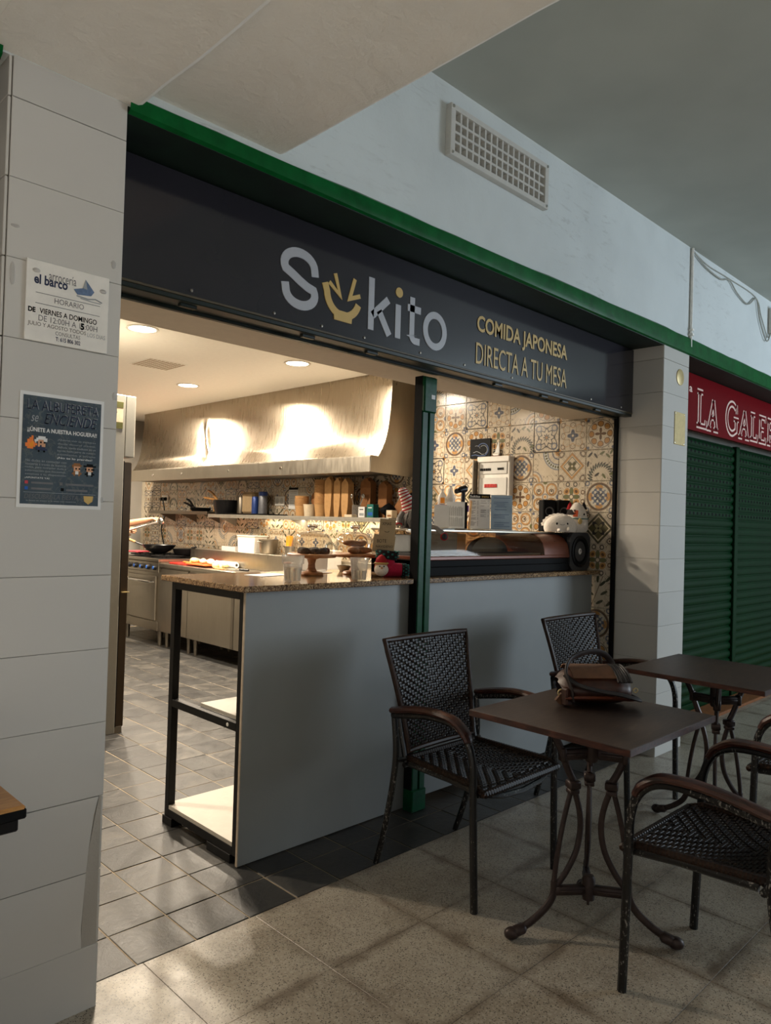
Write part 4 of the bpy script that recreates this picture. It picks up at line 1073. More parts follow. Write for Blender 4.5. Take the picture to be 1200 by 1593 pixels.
m = MB(); rg = random.Random(8)
for z0 in (.19, .165, .155, .146, .137, .12, .09, .081, .07, .042, .03, .02): m.bx(-.05+rg.uniform(0, .02), .01+rg.uniform(0, .04), -.0016, -.0008, z0, z0+.0022)
stuff(m.build('handwriting', 'blueink', bl, 0))
m4 = menu((3.151, 2.62, Zt+.004), radians(-48), .115, .152, 'smaller card with printed columns and a black side strip', hdr=False, lines=False)
m = MB(); rg = random.Random(9)
for r0 in (.072, .012):
    for i in range(17): m.bx(-.052+i*.0052, -.0508+i*.0052, -.0016, -.0008, r0, r0+rg.uniform(.045, .058))
stuff(m.build('printed_lines', 'ink', m4, 0)); MB().bx(.043, .0575, -.0018, -.001, 0, .152).build('side_strip', 'ink', m4, 0)
menu((2.865, 2.70, Zt+.004), radians(-45), .10, .185, 'narrow menu card standing just left of the green post', seed=5, lean=.15)
te = thing('tent_card', 'white folded tent card right of the green post', 'card', (3.0, 2.60, Zt), radians(40))
MB().prism([(-.035, 0), (0, .13), (.035, 0), (.032, 0), (0, .124), (-.032, 0)], -.04, .04).build('card', 'paper', te, 0)
fp = thing('folded_leaflets', 'loose folded leaflets on the display case top', 'leaflet', (2.96, 2.535, Zt), .3)
MB().bx(-.07, .07, -.022, .022, 0, .003).build('leaflet', 'paper', fp, 0); MB().box((.0, 0, .0075), (.12, .04, .003), .25).build('leaflet', 'cream', fp, 0)
pa = thing('receipt_strip', 'thin white strip of paper lying on the display case', 'paper', (3.46, 2.548, Zt)); MB().bx(-.13, .13, -.02, .02, 0, .002).build('strip', 'paper', pa, 0)
# condiment tray
tr = thing('condiment_tray', 'purple tray of small bags and sauces behind the cards', 'tray', (3.235, 2.725, Zt), radians(-45))
MB().bx(-.09, .09, -.04, .04, .10, .138, .003).build('tray', 'purple', tr, 0); MB().bx(-.07, .07, -.03, .03, 0, .10, .003).build('tray_stand', 'steel2', tr, 0)
for i, (x, l_, mt) in enumerate(((-.058, 'left clear bag with a yellow label in the purple tray', 'orangeliq'), (-.012, 'taller crumpled clear bag in the purple tray', 'frost'))):
    b_ = thing('clear_bag', l_, 'bag', (3.235+x*.72, 2.725-x*.72, Zt+.138), radians(-45))
    MB().lathe([(0, 0), (.024, .004), (.027, .03), (.02, .055), (.006, .075+.02*i), (.012, .09+.02*i), (0, .088+.02*i)], n=10, sy=.7).build('bag', 'frost', b_, 60)
    MB().bx(-.012, .012, -.021, -.0185, .008, .04).build('label', mt, b_, 0)
tool = thing('black_tape_gun', 'black handheld tool standing upright against the tiles', 'tool', (3.36, 2.755, Zt))
MB().tube([(0, 0, 0), (0, 0, .06), (.004, 0, .16), (.008, 0, .23)], [.02, .016, .012, .012], 10).build('handle', 'black', tool)
MB().tube([(-.035, 0, .225), (-.02, 0, .232), (.02, 0, .238), (.03, 0, .238)], [.014, .018, .022, .014], 12).build('head', 'black', tool)
MB().tube([(-.04, 0, .222), (-.058, 0, .220)], [.012, .015], 10).build('nozzle', 'black', tool)
MB().bar((-.025, -.01, 0), (-.025, -.004, .14), .03, .012, .002).build('grey_sleeve', 'darkgrey', tool, 0)
MB().bar((.02, -.02, 0), (.062, .0, .17), .006, .03, .001).build('wooden_spatula', 'lightwood', None, 0)
so = bpy.data.objects['wooden_spatula']; so.location = (3.375, 2.75, Zt); tag(so, 'pale wooden spatula leaning beside the black tool', 'spatula')

# ---- pictures and breaker panel on the tiled wall
pk = thing('wave_picture', 'small black square picture of a blue wave on the tiled wall', 'picture', (4.25, 3.325, 1.898))
MB().bx(-.012, 0, -.093, .093, -.07, .07, .002).build('panel', 'ink', pk, 0)
def onwall(pts, w_, mat, nm='wave_stroke'):
    return MB().ribbon([(-a, b) for a, b in pts], w_, -.0135, -.012, plane='YZ').build(nm, mat, pk, 0)
onwall(arc(.025, -.01, .05, .045, -60, 150, 14), .006, 'blueink'); onwall(arc(.03, -.012, .036, .032, -80, 130, 12), .003, 'paleink')
onwall([(-.06, -.03), (-.03, -.02), (-.005, -.03), (.02, -.045), (.05, -.04)], .003, 'paleink'); onwall([(-.075, -.05), (-.04, -.045), (.0, -.055), (.05, -.052)], .005, 'blueink'); onwall(arc(-.03, .0, .03, .02, 0, 120, 8), .002, 'paleink')
sb = thing('paper_boat_ornament', 'striped white model sailboat on top of the breaker panel', 'ornament', (4.235, 3.175, 1.835))
MB().prism([(-.03, .018), (.03, .018), (.02, .004), (-.022, .004)], -.008, .008, 'YZ').build('hull', 'white', sb, 0)
MB().prism([(-.028, .022), (.012, .022), (-.02, .11)], -.003, .003, 'YZ').build('sail', 'paper', sb, 0)
m = MB()
for k in range(5): m.prism([(.014, .03+k*.016), (.03-k*.003, .026+k*.016), (.028-k*.003, .033+k*.016), (.014, .038+k*.016)], -.003, .003, 'YZ')
m.build('striped_sail', 'ink', sb, 0); MB().bx(-.012, .012, -.04, .04, -.006, .004, .002).build('stand', 'copper', sb, 0)
eb = thing('breaker_panel', 'white electrical breaker panel on the patterned tile wall', 'panel', (4.25, 3.17, 1.685))
MB().bx(-.05, 0, -.14, .14, -.145, .145, .006).build('housing', 'white', eb, 0)
MB().bx(-.062, -.05, -.14, .14, .105, .145, .004).build('top_cover', 'white', eb, 0)
MB().bx(-.056, -.05, -.12, .12, .02, .10, .003).build('upper_window', 'offwhite', eb, 0); MB().bx(-.056, -.05, -.12, .12, -.13, -.005, .003).build('lower_window', 'offwhite', eb, 0)
MB().bx(-.10, -.045, .14, .152, -.145, .12, .002).build('open_door', 'steel2', eb, 0)
for k in range(6): MB().bx(-.06, -.056, .1-k*.016, .112-k*.016, .044, .062, .001).build('breaker', 'ink', eb, 0)
for k in range(4): MB().bx(-.06, -.056, -.05-k*.014, -.04-k*.014, .048, .064, .001).build('breaker', 'ink', eb, 0)
for k in range(8): MB().bx(-.06, -.056, .06-k*.014, .072-k*.014, -.075, -.05, .001).build('breaker', 'redsw', eb, 0)

# ================================================================== FRONT COUNTER: cups, cake stands, sock, cards
def cup(x, y, level, label, s=1.0):
    t = thing('plastic_cup', label, 'cup', (x, y, CT))
    pr_ = [(.0, .002), (.03, .002), (.031, .004), (.0405, .098), (.0425, .10), (.0405, .1005), (.0385, .098), (.0295, .006), (0, .006)]
    if s == 1: pr_ = [(.0, .002), (.032, .002), (.033, .006), (.041, .075), (.0455, .076), (.047, .108), (.0488, .110), (.0465, .110), (.044, .079), (.039, .074), (.031, .007), (0, .007)]
    MB().lathe(pr_, n=28).build('cup_wall', 'cup', t, 50)
    MB().lathe([(0, .0068), (.0300, .0069), (.030+(level)*.10, level), (0, level)], n=28).build('water', 'water', t, 50)
    return t
cup(1.899, 2.455, .060, 'clear stepped plastic cup on the left of the counter')
cup(2.21, 2.385, .045, 'clear straight plastic cup half full of water on the counter', 2)
def cake_stand(x, y, label, mat):
    t = thing('cake_stand', label, 'cake stand', (x, y, CT))
    MB().lathe([(0, 0), (.055, 0), (.058, .006), (.052, .014), (.026, .02), (.018, .035), (.016, .055), (.022, .075), (.05, .086), (.0, .088)], n=28).build('pedestal', 'acacia', t)
    MB().lathe([(0, .086), (.112, .086), (.116, .092), (.116, .099), (.112, .102), (0, .102)], n=36).build('plate', 'acacia', t)
    d = MB().lathe([(.095, .1025), (.097, .104), (.097, .145), (.09, .172), (.07, .193), (.04, .205), (.012, .209), (0, .21)], n=36).build('glass_dome', 'domeglass', t, 60)
    MB().lathe([(.006, .209), (.008, .218), (.022, .224), (.026, .232), (.018, .24), (0, .242)], n=20).build('knob', 'water', d, 60)
    return t
cake_stand(2.21, 2.715, 'wooden cake stand with glass dome over dark chocolate cakes', 0)
cake_stand(2.455, 2.685, 'wooden cake stand with glass dome over oval brown pastries', 1)
rg = random.Random(3)
for i, (dx, dy) in enumerate(((-.06, -.02), (-.025, -.05), (.02, -.055), (.058, -.025), (.0, -.005), (-.03, .035), (.04, .03))):
    m = MB().lathe([(0, 0), (.022, 0), (.025, .008), (.024, .018), (.017, .027), (0, .03)], n=12)
    o = m.build('chocolate_cake', 'cocoa', None, 50); o.location = (2.21+dx, 2.715+dy, CT+.1025)
    tag(o, ('left front', 'front left of centre', 'front right of centre', 'far right', 'middle', 'rear left', 'rear right')[i]+' dark chocolate cake under the left glass dome', 'cake', 'chocolate cakes under the left dome')
for i, (dx, dy, dz, a, ti) in enumerate(((-.04, -.04, 0, .3, 0), (.025, -.045, 0, -.2, 0), (.0, .02, 0, .8, 0), (.05, .015, 0, -.7, 0), (-.03, -.015, .033, -.6, .12), (.045, -.01, .033, .5, -.2))):
    o = MB().ball((0, 0, .0165), (.054, .023, .016), 16, 8).build('oval_pastry', 'pastry', None); o.location = (2.455+dx*.8, 2.685+dy*.8, CT+.1025+dz); o.rotation_euler = (0, ti*.5, a)
    tag(o, ('oval brown pastry flat at the left', 'oval brown pastry flat at the front right', 'oval brown pastry flat at the back', 'oval brown pastry flat at the right', 'oval brown pastry lying on top, left', 'oval brown pastry lying on top, right')[i]+' under the right glass dome', 'pastry', 'oval pastries under the right dome')
# christmas sock plush with handwritten cards
sk = thing('santa_stocking', 'red santa stocking with green checked top holding handwritten cards', 'stocking', (2.50, 2.50, CT), radians(-38))
MB().tube(curve([(-.02, 0, .004+.03), (-.015, 0, .06), (-.005, 0, .09)], 4), [.045]*8+[.042], 14, sx=.8).build('leg', 'magenta', sk)
MB().tube(curve([(-.02, .0, .032), (.02, .005, .034), (.07, .01, .032), (.098, .012, .03)], 4), [.03, .034, .036, .036, .035, .034, .033, .033, .032, .030, .026, .02, .010], 14, sx=.9).build('foot', 'magenta', sk)
toe = MB().tube([(.068, .01, .0325), (.09, .011, .0315), (.104, .012, .03), (.112, .012, .029)], [.0345, .033, .022, .006], 14, sx=.92).build('toe_cap', 'plushblack', sk)
cuf = MB().tube([(-.005, 0, .085), (-.002, 0, .105), (0, 0, .125)], [.050, .051, .052], 16, sx=.82).build('cuff', 'plushblack', sk)
for (o_, zz, n_, r_) in ((cuf, (.095, .108, .12), 16, .0525),):
    for i, z in enumerate(zz):
        for k in range(n_//2):
            t = 2*pi*(k*2+i % 2)/n_
            MB().ball((-.002+r_*cos(t), r_*.82*sin(t), z), (.006, .006, .005), 6, 4).build('check', 'teal', o_)
for i in range(3):
    for k in range(5):
        t = -2.6+k*.5+.25*(i % 2); MB().ball((.076+i*.012, .010+.031*sin(t)*.9, .032-.033*cos(t)*-.9*1.0), (.005, .004, .005), 6, 4).build('check', 'teal', toe)
hd = MB().ball((-.035, -.048, .05), (.030, .022, .032), 14, 10).build('santa_face', 'skin', sk)
MB().ball((-.035, -.056, .036), (.034, .020, .03), 14, 9).build('beard', 'plushwhite', hd)
MB().lathe([(.030, 0), (.026, .016), (.014, .034), (0, .042)], (-.035, -.048, .066), 14, sy=.8).build('santa_hat', 'plushred', hd)
MB().tube([(-.035+.031*cos(t), -.05+.024*sin(t), .067) for t in [2*pi*i/16 for i in range(16)]], .004, 6, True).build('hat_trim', 'gold', hd)
for sx in (-.045, -.025): MB().ball((sx, -.0735, .053), (.003, .003, .004), 6, 5).build('eye', 'ink', hd)
MB().ball((-.035, -.078, .046), (.006, .006, .005), 8, 6).build('nose', 'skin', hd)
nc = thing('note_card', 'cream handwritten tip cards standing in the stocking', 'card', (2.493, 2.503, CT+.1), radians(-38))
b1 = MB().box((-.012, .012, .055), (.105, .0015, .085), 0, 0, 0, Matrix.Rotation(.10, 3, 'Y')).build('lower_card', 'cardboard', nc, 0)
b2 = MB().box((.004, .016, .13), (.078, .0015, .09), 0, 0, 0, Matrix.Rotation(.06, 3, 'Y')).build('upper_card', 'cardboard', nc, 0)
text('lettering', 'BOTE', (-.045, .0, .062, .078), .0108, 'ink', b1, 0); text('lettering', 'NAVIDEÑO', (-.05, .032, .038, .052), .0108, 'ink', b1, 0)
text('lettering', 'XMAS', (-.022, .022, .146, .160), .0148, 'ink', b2, 0); MB().ribbon(arc(.002, .12, .012, .008, 200, 340, 8), .002, .0145, .0152).build('smile_mark', 'ink', b2, 0)
# papers on the counter
for i, (x, y, a, l_) in enumerate(((2.02, 2.80, .2, 'printed paper sheet lying on the counter beside the left cup'), (2.32, 2.86, -.1, 'white leaflet under the right cake stand edge'))):
    o = MB().box((0, 0, .001+.001*i), (.19, .11, .0016), a).build('paper_sheet', 'paper', None, 0); o.location = (x, y, CT); tag(o, l_, 'paper')
# small items behind the stands
o = MB().bx(-.06, .06, -.045, .045, 0, .075, .008).build('white_tub', 'frost', None, 0); o.location = (2.40, 2.93, CT); tag(o, 'translucent white tub behind the cake stands', 'tub')
st = thing('sauce_squeeze_bottle', 'small white and orange sauce cup beside the left cake stand', 'bottle', (2.09, 2.74, CT))
MB().lathe([(0, 0), (.018, 0), (.021, .04), (.02, .055), (0, .055)], n=16).build('cup_body', 'white', st); MB().lathe([(0, .055), (.021, .055), (.021, .062), (0, .064)], n=16).build('lid', 'carrot', st)
sd = thing('small_metal_dish', 'small steel dish of red sauce behind the cake stands', 'dish', (2.56, 2.86, CT))
MB().lathe([(0, 0), (.035, 0), (.05, .03), (.052, .031), (.048, .03), (.034, .006), (0, .006)], n=20).build('dish', 'steel', sd); MB().lathe([(0, .018), (.04, .018), (0, .0181)], n=16).build('sauce', 'redsw', sd)

# ================================================================== CHAIRS
def wicker_panel(P, nu, nv, lift, period, hole=.5, inv=1):
    """woven sheet over P(u,v): every crossing a raised float, small openings along chevron lines"""
    m = MB(); vs = []; fs = []
    def pt(u, v, h):
        p, n = P(u, v); return p+n*h
    def V(u, v, h): vs.append(pt(u, v, h)); return len(vs)-1
    base = {}
    def B(i, j):
        if (i, j) not in base: base[(i, j)] = V(i/nu, j/nv, -lift*.3)
        return base[(i, j)]
    c = nu/2
    for i in range(nu):
        for j in range(nv):
            k = int(round(j-inv*abs(i+.5-c)+.5+1000)) % period
            q = [B(i, j), B(i+1, j), B(i+1, j+1), B(i, j+1)]; uc, vc = (i+.5)/nu, (j+.5)/nv
            if k == 0:
                du, dv = hole*.5/nu, hole*.5/nv
                w = [V(uc-du, vc-dv, lift*.2), V(uc+du, vc-dv, lift*.2), V(uc+du, vc+dv, lift*.2), V(uc-du, vc+dv, lift*.2)]
                for e in range(4): fs.append((q[e], q[(e+1) % 4], w[(e+1) % 4], w[e]))
            else:
                a_, b_ = (.30, .42) if k == 1 else (.42, .30)
                du, dv = a_/nu, b_/nv
                w = [V(uc-du, vc-dv, lift), V(uc+du, vc-dv, lift), V(uc+du, vc+dv, lift), V(uc-du, vc+dv, lift)]
                for e in range(4): fs.append((q[e], q[(e+1) % 4], w[(e+1) % 4], w[e]))
                fs.append(tuple(w))
    m.add(vs, fs); return m
def make_chair(label):
    t = thing('wicker_armchair', label, 'chair', (0, 0, 0), 0, 'wicker armchairs at the tables')
    # backrest surface: v 0 bottom .. 1 top
    def Pb(u, v):
        w2 = .198+.052*v**1.3; x = (u*2-1)*w2; y = -.135-.095*v**1.25-.012*(1-(u*2-1)**2); z = .455+.42*v
        return Vector((x, y, z)), Vector((0, 1, .18)).normalized()
    def Ps(u, v):
        w2 = .205+.028*v; x = (u*2-1)*w2; y = -.125+.385*v; z = .432-.020*(1-(u*2-1)**2)*sin(pi*min(1, v*1.0))-.010*v
        if v > .93: z -= (v-.93)*.25
        return Vector((x, y, z)), Vector((0, 0, 1))
    bk = MB()
    edge = [Pb(0, v/10)[0] for v in range(11)]+[Pb(u/8, 1)[0] for u in range(1, 9)]+[Pb(1, 1-v/10)[0] for v in range(1, 11)]+[Pb(1-u/8, 0)[0] for u in range(1, 8)]
    bk.tube(edge, .011, 8, True); b_ = bk.build('backrest', 'wickeredge', t)
    stuff(wicker_panel(Pb, 28, 42, .0038, 3, .46).build('weave', 'wicker', b_, 40))
    sm = MB(); edge = [Ps(0, v/8)[0] for v in range(9)]+[Ps(u/8, 1)[0] for u in range(1, 9)]+[Ps(1, 1-v/8)[0] for v in range(1, 9)]+[Ps(1-u/8, 0)[0] for u in range(1, 8)]
    sm.tube(edge, .013, 8, True); s_ = sm.build('seat', 'wickeredge', t)
    stuff(wicker_panel(Ps, 36, 32, .0038, 4, .3).build('weave', 'wicker', s_, 40))
    # braided rim wraps on the seat edge
    wr_ = MB(); N = len(edge)
    for i in range(N):
        a = edge[i]; b = edge[(i+1) % N]; k = max(1, int((b-a).length/.012))
        for j in range(k):
            p = a+(b-a)*((j+.25)/k); q = a+(b-a)*((j+.75)/k); wr_.tube([p, q], [.0145, .0145], 6, cap=False)
    stuff(wr_.build('rim_wrap', 'wicker', s_, 50))
    fr = MB()
    fr.tube([(-.215, -.11, .415), (-.225, .1, .413), (-.238, .236, .405)], .011, 8).tube([(.215, -.11, .415), (.225, .1, .413), (.238, .236, .405)], .011, 8)
    fr.tube([(-.238, .234, .398), (-.12, .255, .375), (0, .26, .368), (.12, .255, .375), (.238, .234, .398)], .010, 8)
    fr.tube([(-.23, -.125, .41), (.23, -.125, .41)], .010, 8)
    fr.build('seat_frame', 'chip', t)
    for sx in (-1, 1):
        # front leg runs up and bends back into the arm
        pts = curve([(sx*.25, .245, 0), (sx*.253, .238, .2), (sx*.256, .232, .4), (sx*.258, .226, .52), (sx*.26, .195, .592), (sx*.262, .135, .627), (sx*.264, .03, .632), (sx*.262, -.08, .615), (sx*.255, -.165, .598)], 6)
        MB().tube(pts, .0135, 10).build('front_leg', 'chip', t)
        MB().tube(curve([(sx*.242, -.25, 0), (sx*.248, -.205, .14), (sx*.25, -.165, .32), (sx*.25, -.15, .46), (sx*.253, -.162, .60)], 6), .0125, 10).build('rear_leg', 'chip', t)
        MB().tube([(sx*.214, -.128, .40), (sx*.218, -.150, .50), (sx*.226, -.172, .62)], .010, 8).build('back_post', 'chip', t)
        MB().tube([(sx*.253, -.142, .43), (sx*.20, -.128, .43)], .010, 8).build('side_bolt', 'chip', t)
        ap = curve([(sx*.26, .212, .577), (sx*.2615, .192, .61), (sx*.263, .145, .641), (sx*.264, .09, .650), (sx*.264, .02, .650), (sx*.263, -.06, .640), (sx*.26, -.13, .625), (sx*.258, -.17, .617)], 5)
        rr = [.010]+[.0125]*3+[.014]*(len(ap)-8)+[.0125]*3+[.008]
        MB().tube(ap, rr, 10, sx=1.75, up=(0, .6, .8)).build('armrest', 'armwood', t)
    return t
ch1 = make_chair('dark wicker armchair at the near left, back to the counter beside the green post')
ch1.location = (2.305, 1.828, 0); ch1.rotation_euler = (0, 0, pi)
dup(ch1, (3.43, 1.838, 0), pi+.0, 'dark wicker armchair behind the handbag table, back to the right end of the counter')
dup(ch1, (2.29, .782, 0), .0, 'nearest wicker armchair, cut by the right edge, seat facing the shop')
dup(ch1, (3.36, .80, 0), .0, 'wicker armchair of which only one arm shows at the right edge')

# ================================================================== TABLES
def leg_mesh():
    m = MB()
    def flat(pts, w_, th=.016): m.tube([(x, 0, z) for x, z in pts], w_, 8, sx=.75)
    flat(curve([(.25, .702), (.19, .690), (.148, .662), (.120, .618), (.101, .572), (.083, .53), (.067, .50)], 5), .0125)      # bracket under the top
    m.bar((.0, 0, .588), (.112, 0, .588), .022, .036, .003); m.bar((.03, 0, .588), (.10, 0, .588), .028, .012, .002)           # upper arm
    m.box((.108, 0, .588), (.018, .030, .046), 0, .004)
    m.box((.066, 0, .488), (.042, .038, .026), 0, .004).box((.067, 0, .466), (.036, .032, .016), 0, .003)                        # collar
    flat(curve([(.060, .465), (.041, .40), (.036, .335), (.050, .265), (.085, .20), (.122, .155)], 5), .0105)                    # inner rod
    flat(curve([(.074, .465), (.096, .38), (.113, .29), (.124, .21), (.128, .16)], 5), .009)                                     # outer rod
    flat(curve([(.126, .175), (.129, .132), (.150, .096), (.190, .062), (.232, .037), (.266, .026)], 5), .0125)                  # foot shank
    m.bar((.225, 0, .036), (.282, 0, .018), .036, .032, .010)
    m.ball((.274, 0, .021), (.026, .021, .020), 12, 8)
    m.bar((.0, 0, .135), (.125, 0, .145), .022, .030, .003); m.bar((.03, 0, .137), (.11, 0, .143), .028, .010, .002)
    return m.mesh('leg', 'iron', 45)
LEG = leg_mesh()
def cafe_table(loc, sx, sy, angs, label):
    t = thing('cafe_table', label, 'table', loc, 0, 'cafe tables in the corridor')
    MB().bx(-sx/2, sx/2, -sy/2, sy/2, .703, .722, .002).build('tabletop', 'table', t, 0)
    e = MB()
    for a in ((-sx/2-.0015, -sx/2+.001, -sy/2, sy/2), (sx/2-.001, sx/2+.0015, -sy/2, sy/2), (-sx/2, sx/2, -sy/2-.0015, -sy/2+.001), (-sx/2, sx/2, sy/2-.001, sy/2+.0015)): e.bx(a[0], a[1], a[2], a[3], .702, .7215, .0005)
    e.build('edge_band', 'armwood', t, 0, 'worn reddish edge band')
    for a in angs: link('leg', LEG, t, (0, 0, 0), (0, 0, radians(a)))
    MB().lathe([(0, .545), (.006, .545), (.006, .556), (.019, .56), (.024, .568), (.024, .69), (.014, .703), (0, .703)], n=16).build('upper_hub', 'iron', t)
    MB().lathe([(0, .085), (.005, .085), (.005, .10), (.02, .104), (.022, .17), (.016, .182), (0, .185)], n=16).build('lower_hub', 'iron', t)
    return t
cafe_table((2.255, 1.262, 0), .60, .57, (150, 294, 34), 'dark wooden cafe table with cast iron base carrying the brown handbag')
cafe_table((3.40, 1.30, 0), .595, .60, (84, 322, 204), 'dark empty cafe table with cast iron base at the right')
# wooden table at the left edge
wt = thing('wooden_table', 'honey coloured wooden table corner at the left edge of the frame', 'table', (.20, 1.76, .012))
MB().bx(-.36, .356, -.19, .17, .705, .73, .004).build('tabletop', 'oak', wt, 0); MB().bx(-.358, .3575, -.1915, .1715, .703, .724, .003).build('edge_band', 'blackmatte', wt, 0, 'black edge of the wooden top')
MB().bx(-.34, .346, -.18, .16, .676, .702, .003).build('under_frame', 'blackmetal', wt, 0)
for x in (-.32, .0):
    for y in (-.15, .12): MB().bx(x-.02, x+.02, y-.02, y+.02, 0, .676, .002).build('leg', 'blackmetal', wt, 0)

# ================================================================== HANDBAG
hb = thing('handbag', 'brown patchwork leather shoulder bag lying on the near cafe table', 'handbag', (2.385, 1.335, .7225), radians(-40))
g_ = []
for i in range(17):
    u = i/16*2-1; row = []
    e = (1-abs(u)**3.2)**.5 if abs(u) < 1 else 0
    for k in range(21):
        t = 2*pi*k/20
        y = .082*cos(t)*(.35+.65*e)*(1.0 if cos(t) < 0 else .85); z = .058+.056*sin(t)*(.5+.5*e)
        if sin(t) > 0: y += .030*sin(t); z += .012*e*sin(t)*cos(u*2)
        row.append((u*.128+.004*sin(k*2.1+i), y+.003*sin(i*1.7+k), max(.003, z-.002)))
    g_.append(row)
MB().sheet(g_).build('body', 'leather', hb, 70)
m = MB(); g2 = []
for i in range(13):
    u = -.75+i/12*1.25; row = []
    for k in range(9):
        t = .55+k/8*1.9; row.append((u*.125, .086*cos(pi-t)*1.0*-1*-1+.03*sin(t)+.0, .062+.064*sin(t)))
    g2.append(row)
MB().sheet(g2, .003).build('suede_flap', 'leather2', hb, 70)
for k in range(6):
    x = .064+k*.009
    MB().tube([(x, .086*cos(pi-t)+.03*sin(t), .064+.063*sin(t)) for t in [.35+.2*i for i in range(11)]], .0036, 6, sx=1.3).build('strap_row', 'leather4' if k % 2 else 'leather3', hb)
MB().tube(curve([(-.125, -.07, .03), (-.06, -.083, .035), (.02, -.086, .036), (.1, -.078, .03), (.125, -.06, .03)], 5), .007, 6, sx=1.6).build('front_zip_flap', 'copper', hb)
sp_ = curve([(-.10, -.078, .02), (-.108, -.07, .07), (-.112, -.03, .115), (-.075, .02, .150), (.0, .06, .168), (.06, .09, .16), (.10, .10, .13), (.118, .085, .08)], 6)
MB().tube(sp_, .0055, 8, sx=2.2).build('shoulder_strap', 'leather3', hb)
sp2 = curve([(-.112, -.03, .10), (-.085, -.075, .078), (-.02, -.092, .062), (.06, -.10, .05), (.118, -.095, .035), (.138, -.06, .028), (.13, .0, .03)], 6)
MB().tube(sp2, .0055, 8, sx=2.4).build('shoulder_strap', 'leather3', hb)
MB().box((-.118, -.062, .034), (.03, .03, .06), .5, .005).build('strap_tab', 'leather', hb, 0)
MB().prism([(-.155, .02), (-.135, .045), (-.115, .03), (-.12, .003), (-.14, .006)], -.06, -.045).build('tassel', 'leather2', hb, 0)
MB().tube([(-.134+.012*cos(t), -.055, .045+.012*sin(t)) for t in [2*pi*i/14 for i in range(14)]], .0028, 6, True).build('ring', 'brass', hb)
MB().tube([(.132+.008*cos(t), -.05, .055+.008*sin(t)) for t in [2*pi*i/12 for i in range(12)]], .002, 6, True).build('ring', 'brass', hb)

# ================================================================== KITCHEN
def downlight(x, y, label, power=58):
    t = thing('downlight', label, 'light', (x, y, 2.5), 0, 'recessed downlights in the kitchen ceiling')
    MB().lathe([(.080, .0), (.098, 0), (.100, -.004), (.096, -.007), (.082, -.005), (.080, 0)], n=32).build('trim_ring', 'white', t)
    MB().lathe([(0, -.003), (.081, -.003), (.081, .0)], n=32).build('lens', 'lamp', t, 0)
    d = bpy.data.lights.new('downlight_lamp', 'AREA'); d.shape = 'DISK'; d.size = .16; d.energy = power; d.color = (1.0, .86, .68); d.spread = radians(165)
    l = bpy.data.objects.new('downlight_lamp', d); COL.objects.link(l); l.location = (x, y, 2.49)
downlight(2.124, 4.34, 'recessed downlight nearest the left pillar')
downlight(3.35, 4.355, 'recessed downlight nearest the hood, middle of the view')
downlight(3.31, 5.86, 'small looking recessed downlight farthest back')
downlight(2.10, 5.86, 'recessed downlight out of view behind the left pillar')
downlight(3.31, 7.4, 'recessed downlight over the stove, behind the fridge')
downlight(.6, 4.34, 'recessed downlight beyond the fridge, hidden by the left pillar')
cv = thing('ceiling_vent', 'faint square perforated vent panel in the kitchen ceiling', 'vent', (2.71, 5.25, 2.4995))
MB().bx(-.155, .155, -.165, .165, -.003, 0, .001).build('plate', 'kceil', cv, 0)
m = MB()
for i in range(9):
    for j in range(9): m.bx(-.145+i*.033, -.122+i*.033, -.15+j*.034, -.126+j*.034, -.0042, -.003)
stuff(m.build('perforation', 'ventgrey', cv, 0))

# ---- extraction hood along the right wall
hd_ = thing('extraction_hood', 'long curved stainless steel extraction hood on the right wall', 'hood', (4.25, 3.97, 0)); HL = 4.0
ox = 4.25
pf = [(3.965, 2.5), (3.962, 2.42), (3.958, 2.32), (3.952, 2.22), (3.942, 2.12), (3.925, 2.03), (3.900, 1.95), (3.868, 1.885), (3.835, 1.835)]
rg = random.Random(2); g_ = []
NY = 220
pf = [(v.x, v.y) for v in curve([Vector((a, b, 0)) for a, b in pf], 4)]
for i in range(NY+1):
    y = HL*i/NY; row = []
    for k, (x, z) in enumerate(pf):
        b = .003*sin(y*1.7+k*.3)+.0012*sin(y*5.3)
        dy = y-2.62; dz = z-2.10
        al = dy*.45+dz*.89; ac = dy*.89-dz*.45+.9*al*al                        # dent: a curved crease in the sheet
        b += (.022*math.exp(-((ac-.035)/.05)**2)-.020*math.exp(-((ac+.035)/.045)**2))*math.exp(-(al/.17)**4)
        row.append((x-ox+(b if 0 < k < len(pf)-1 else 0), y, z))
    g_.append(row)
MB().sheet(g_).build('curved_front', 'hood', hd_, 60)
MB().bx(3.76-ox, 3.845-ox, 0, HL, 1.812, 1.838, .003).bx(3.755-ox, 3.765-ox, 0, HL, 1.715, 1.83, .002).build('front_lip', 'steel', hd_, 0)
MB().prism([(-y_, z_) if False else (x-ox, z) for x, z in pf]+[(3.76-ox, 1.835), (3.757-ox, 1.716), (-.002, 1.70), (-.002, 2.5)], -.004, .0, 'XZ').build('end_panel', 'steel', hd_, 0)
MB().bx(3.78-ox, -.004, .03, HL-.03, 1.74, 1.752).build('filter_tray', 'steel2', hd_, 0)
for k in range(8): MB().bx(3.80-ox, -.03, .05+k*.485, .05+k*.485+.47, 1.725, 1.74, .004).build('filter', 'steel2', hd_, 0)
for y in (1.1, 1.9, 2.75, 3.35): MB().lathe([(0, .006), (.012, .004), (.013, 0)], (3.755-ox, y, 1.775), 10, axis='-X').build('bolt', 'chrome', hd_)

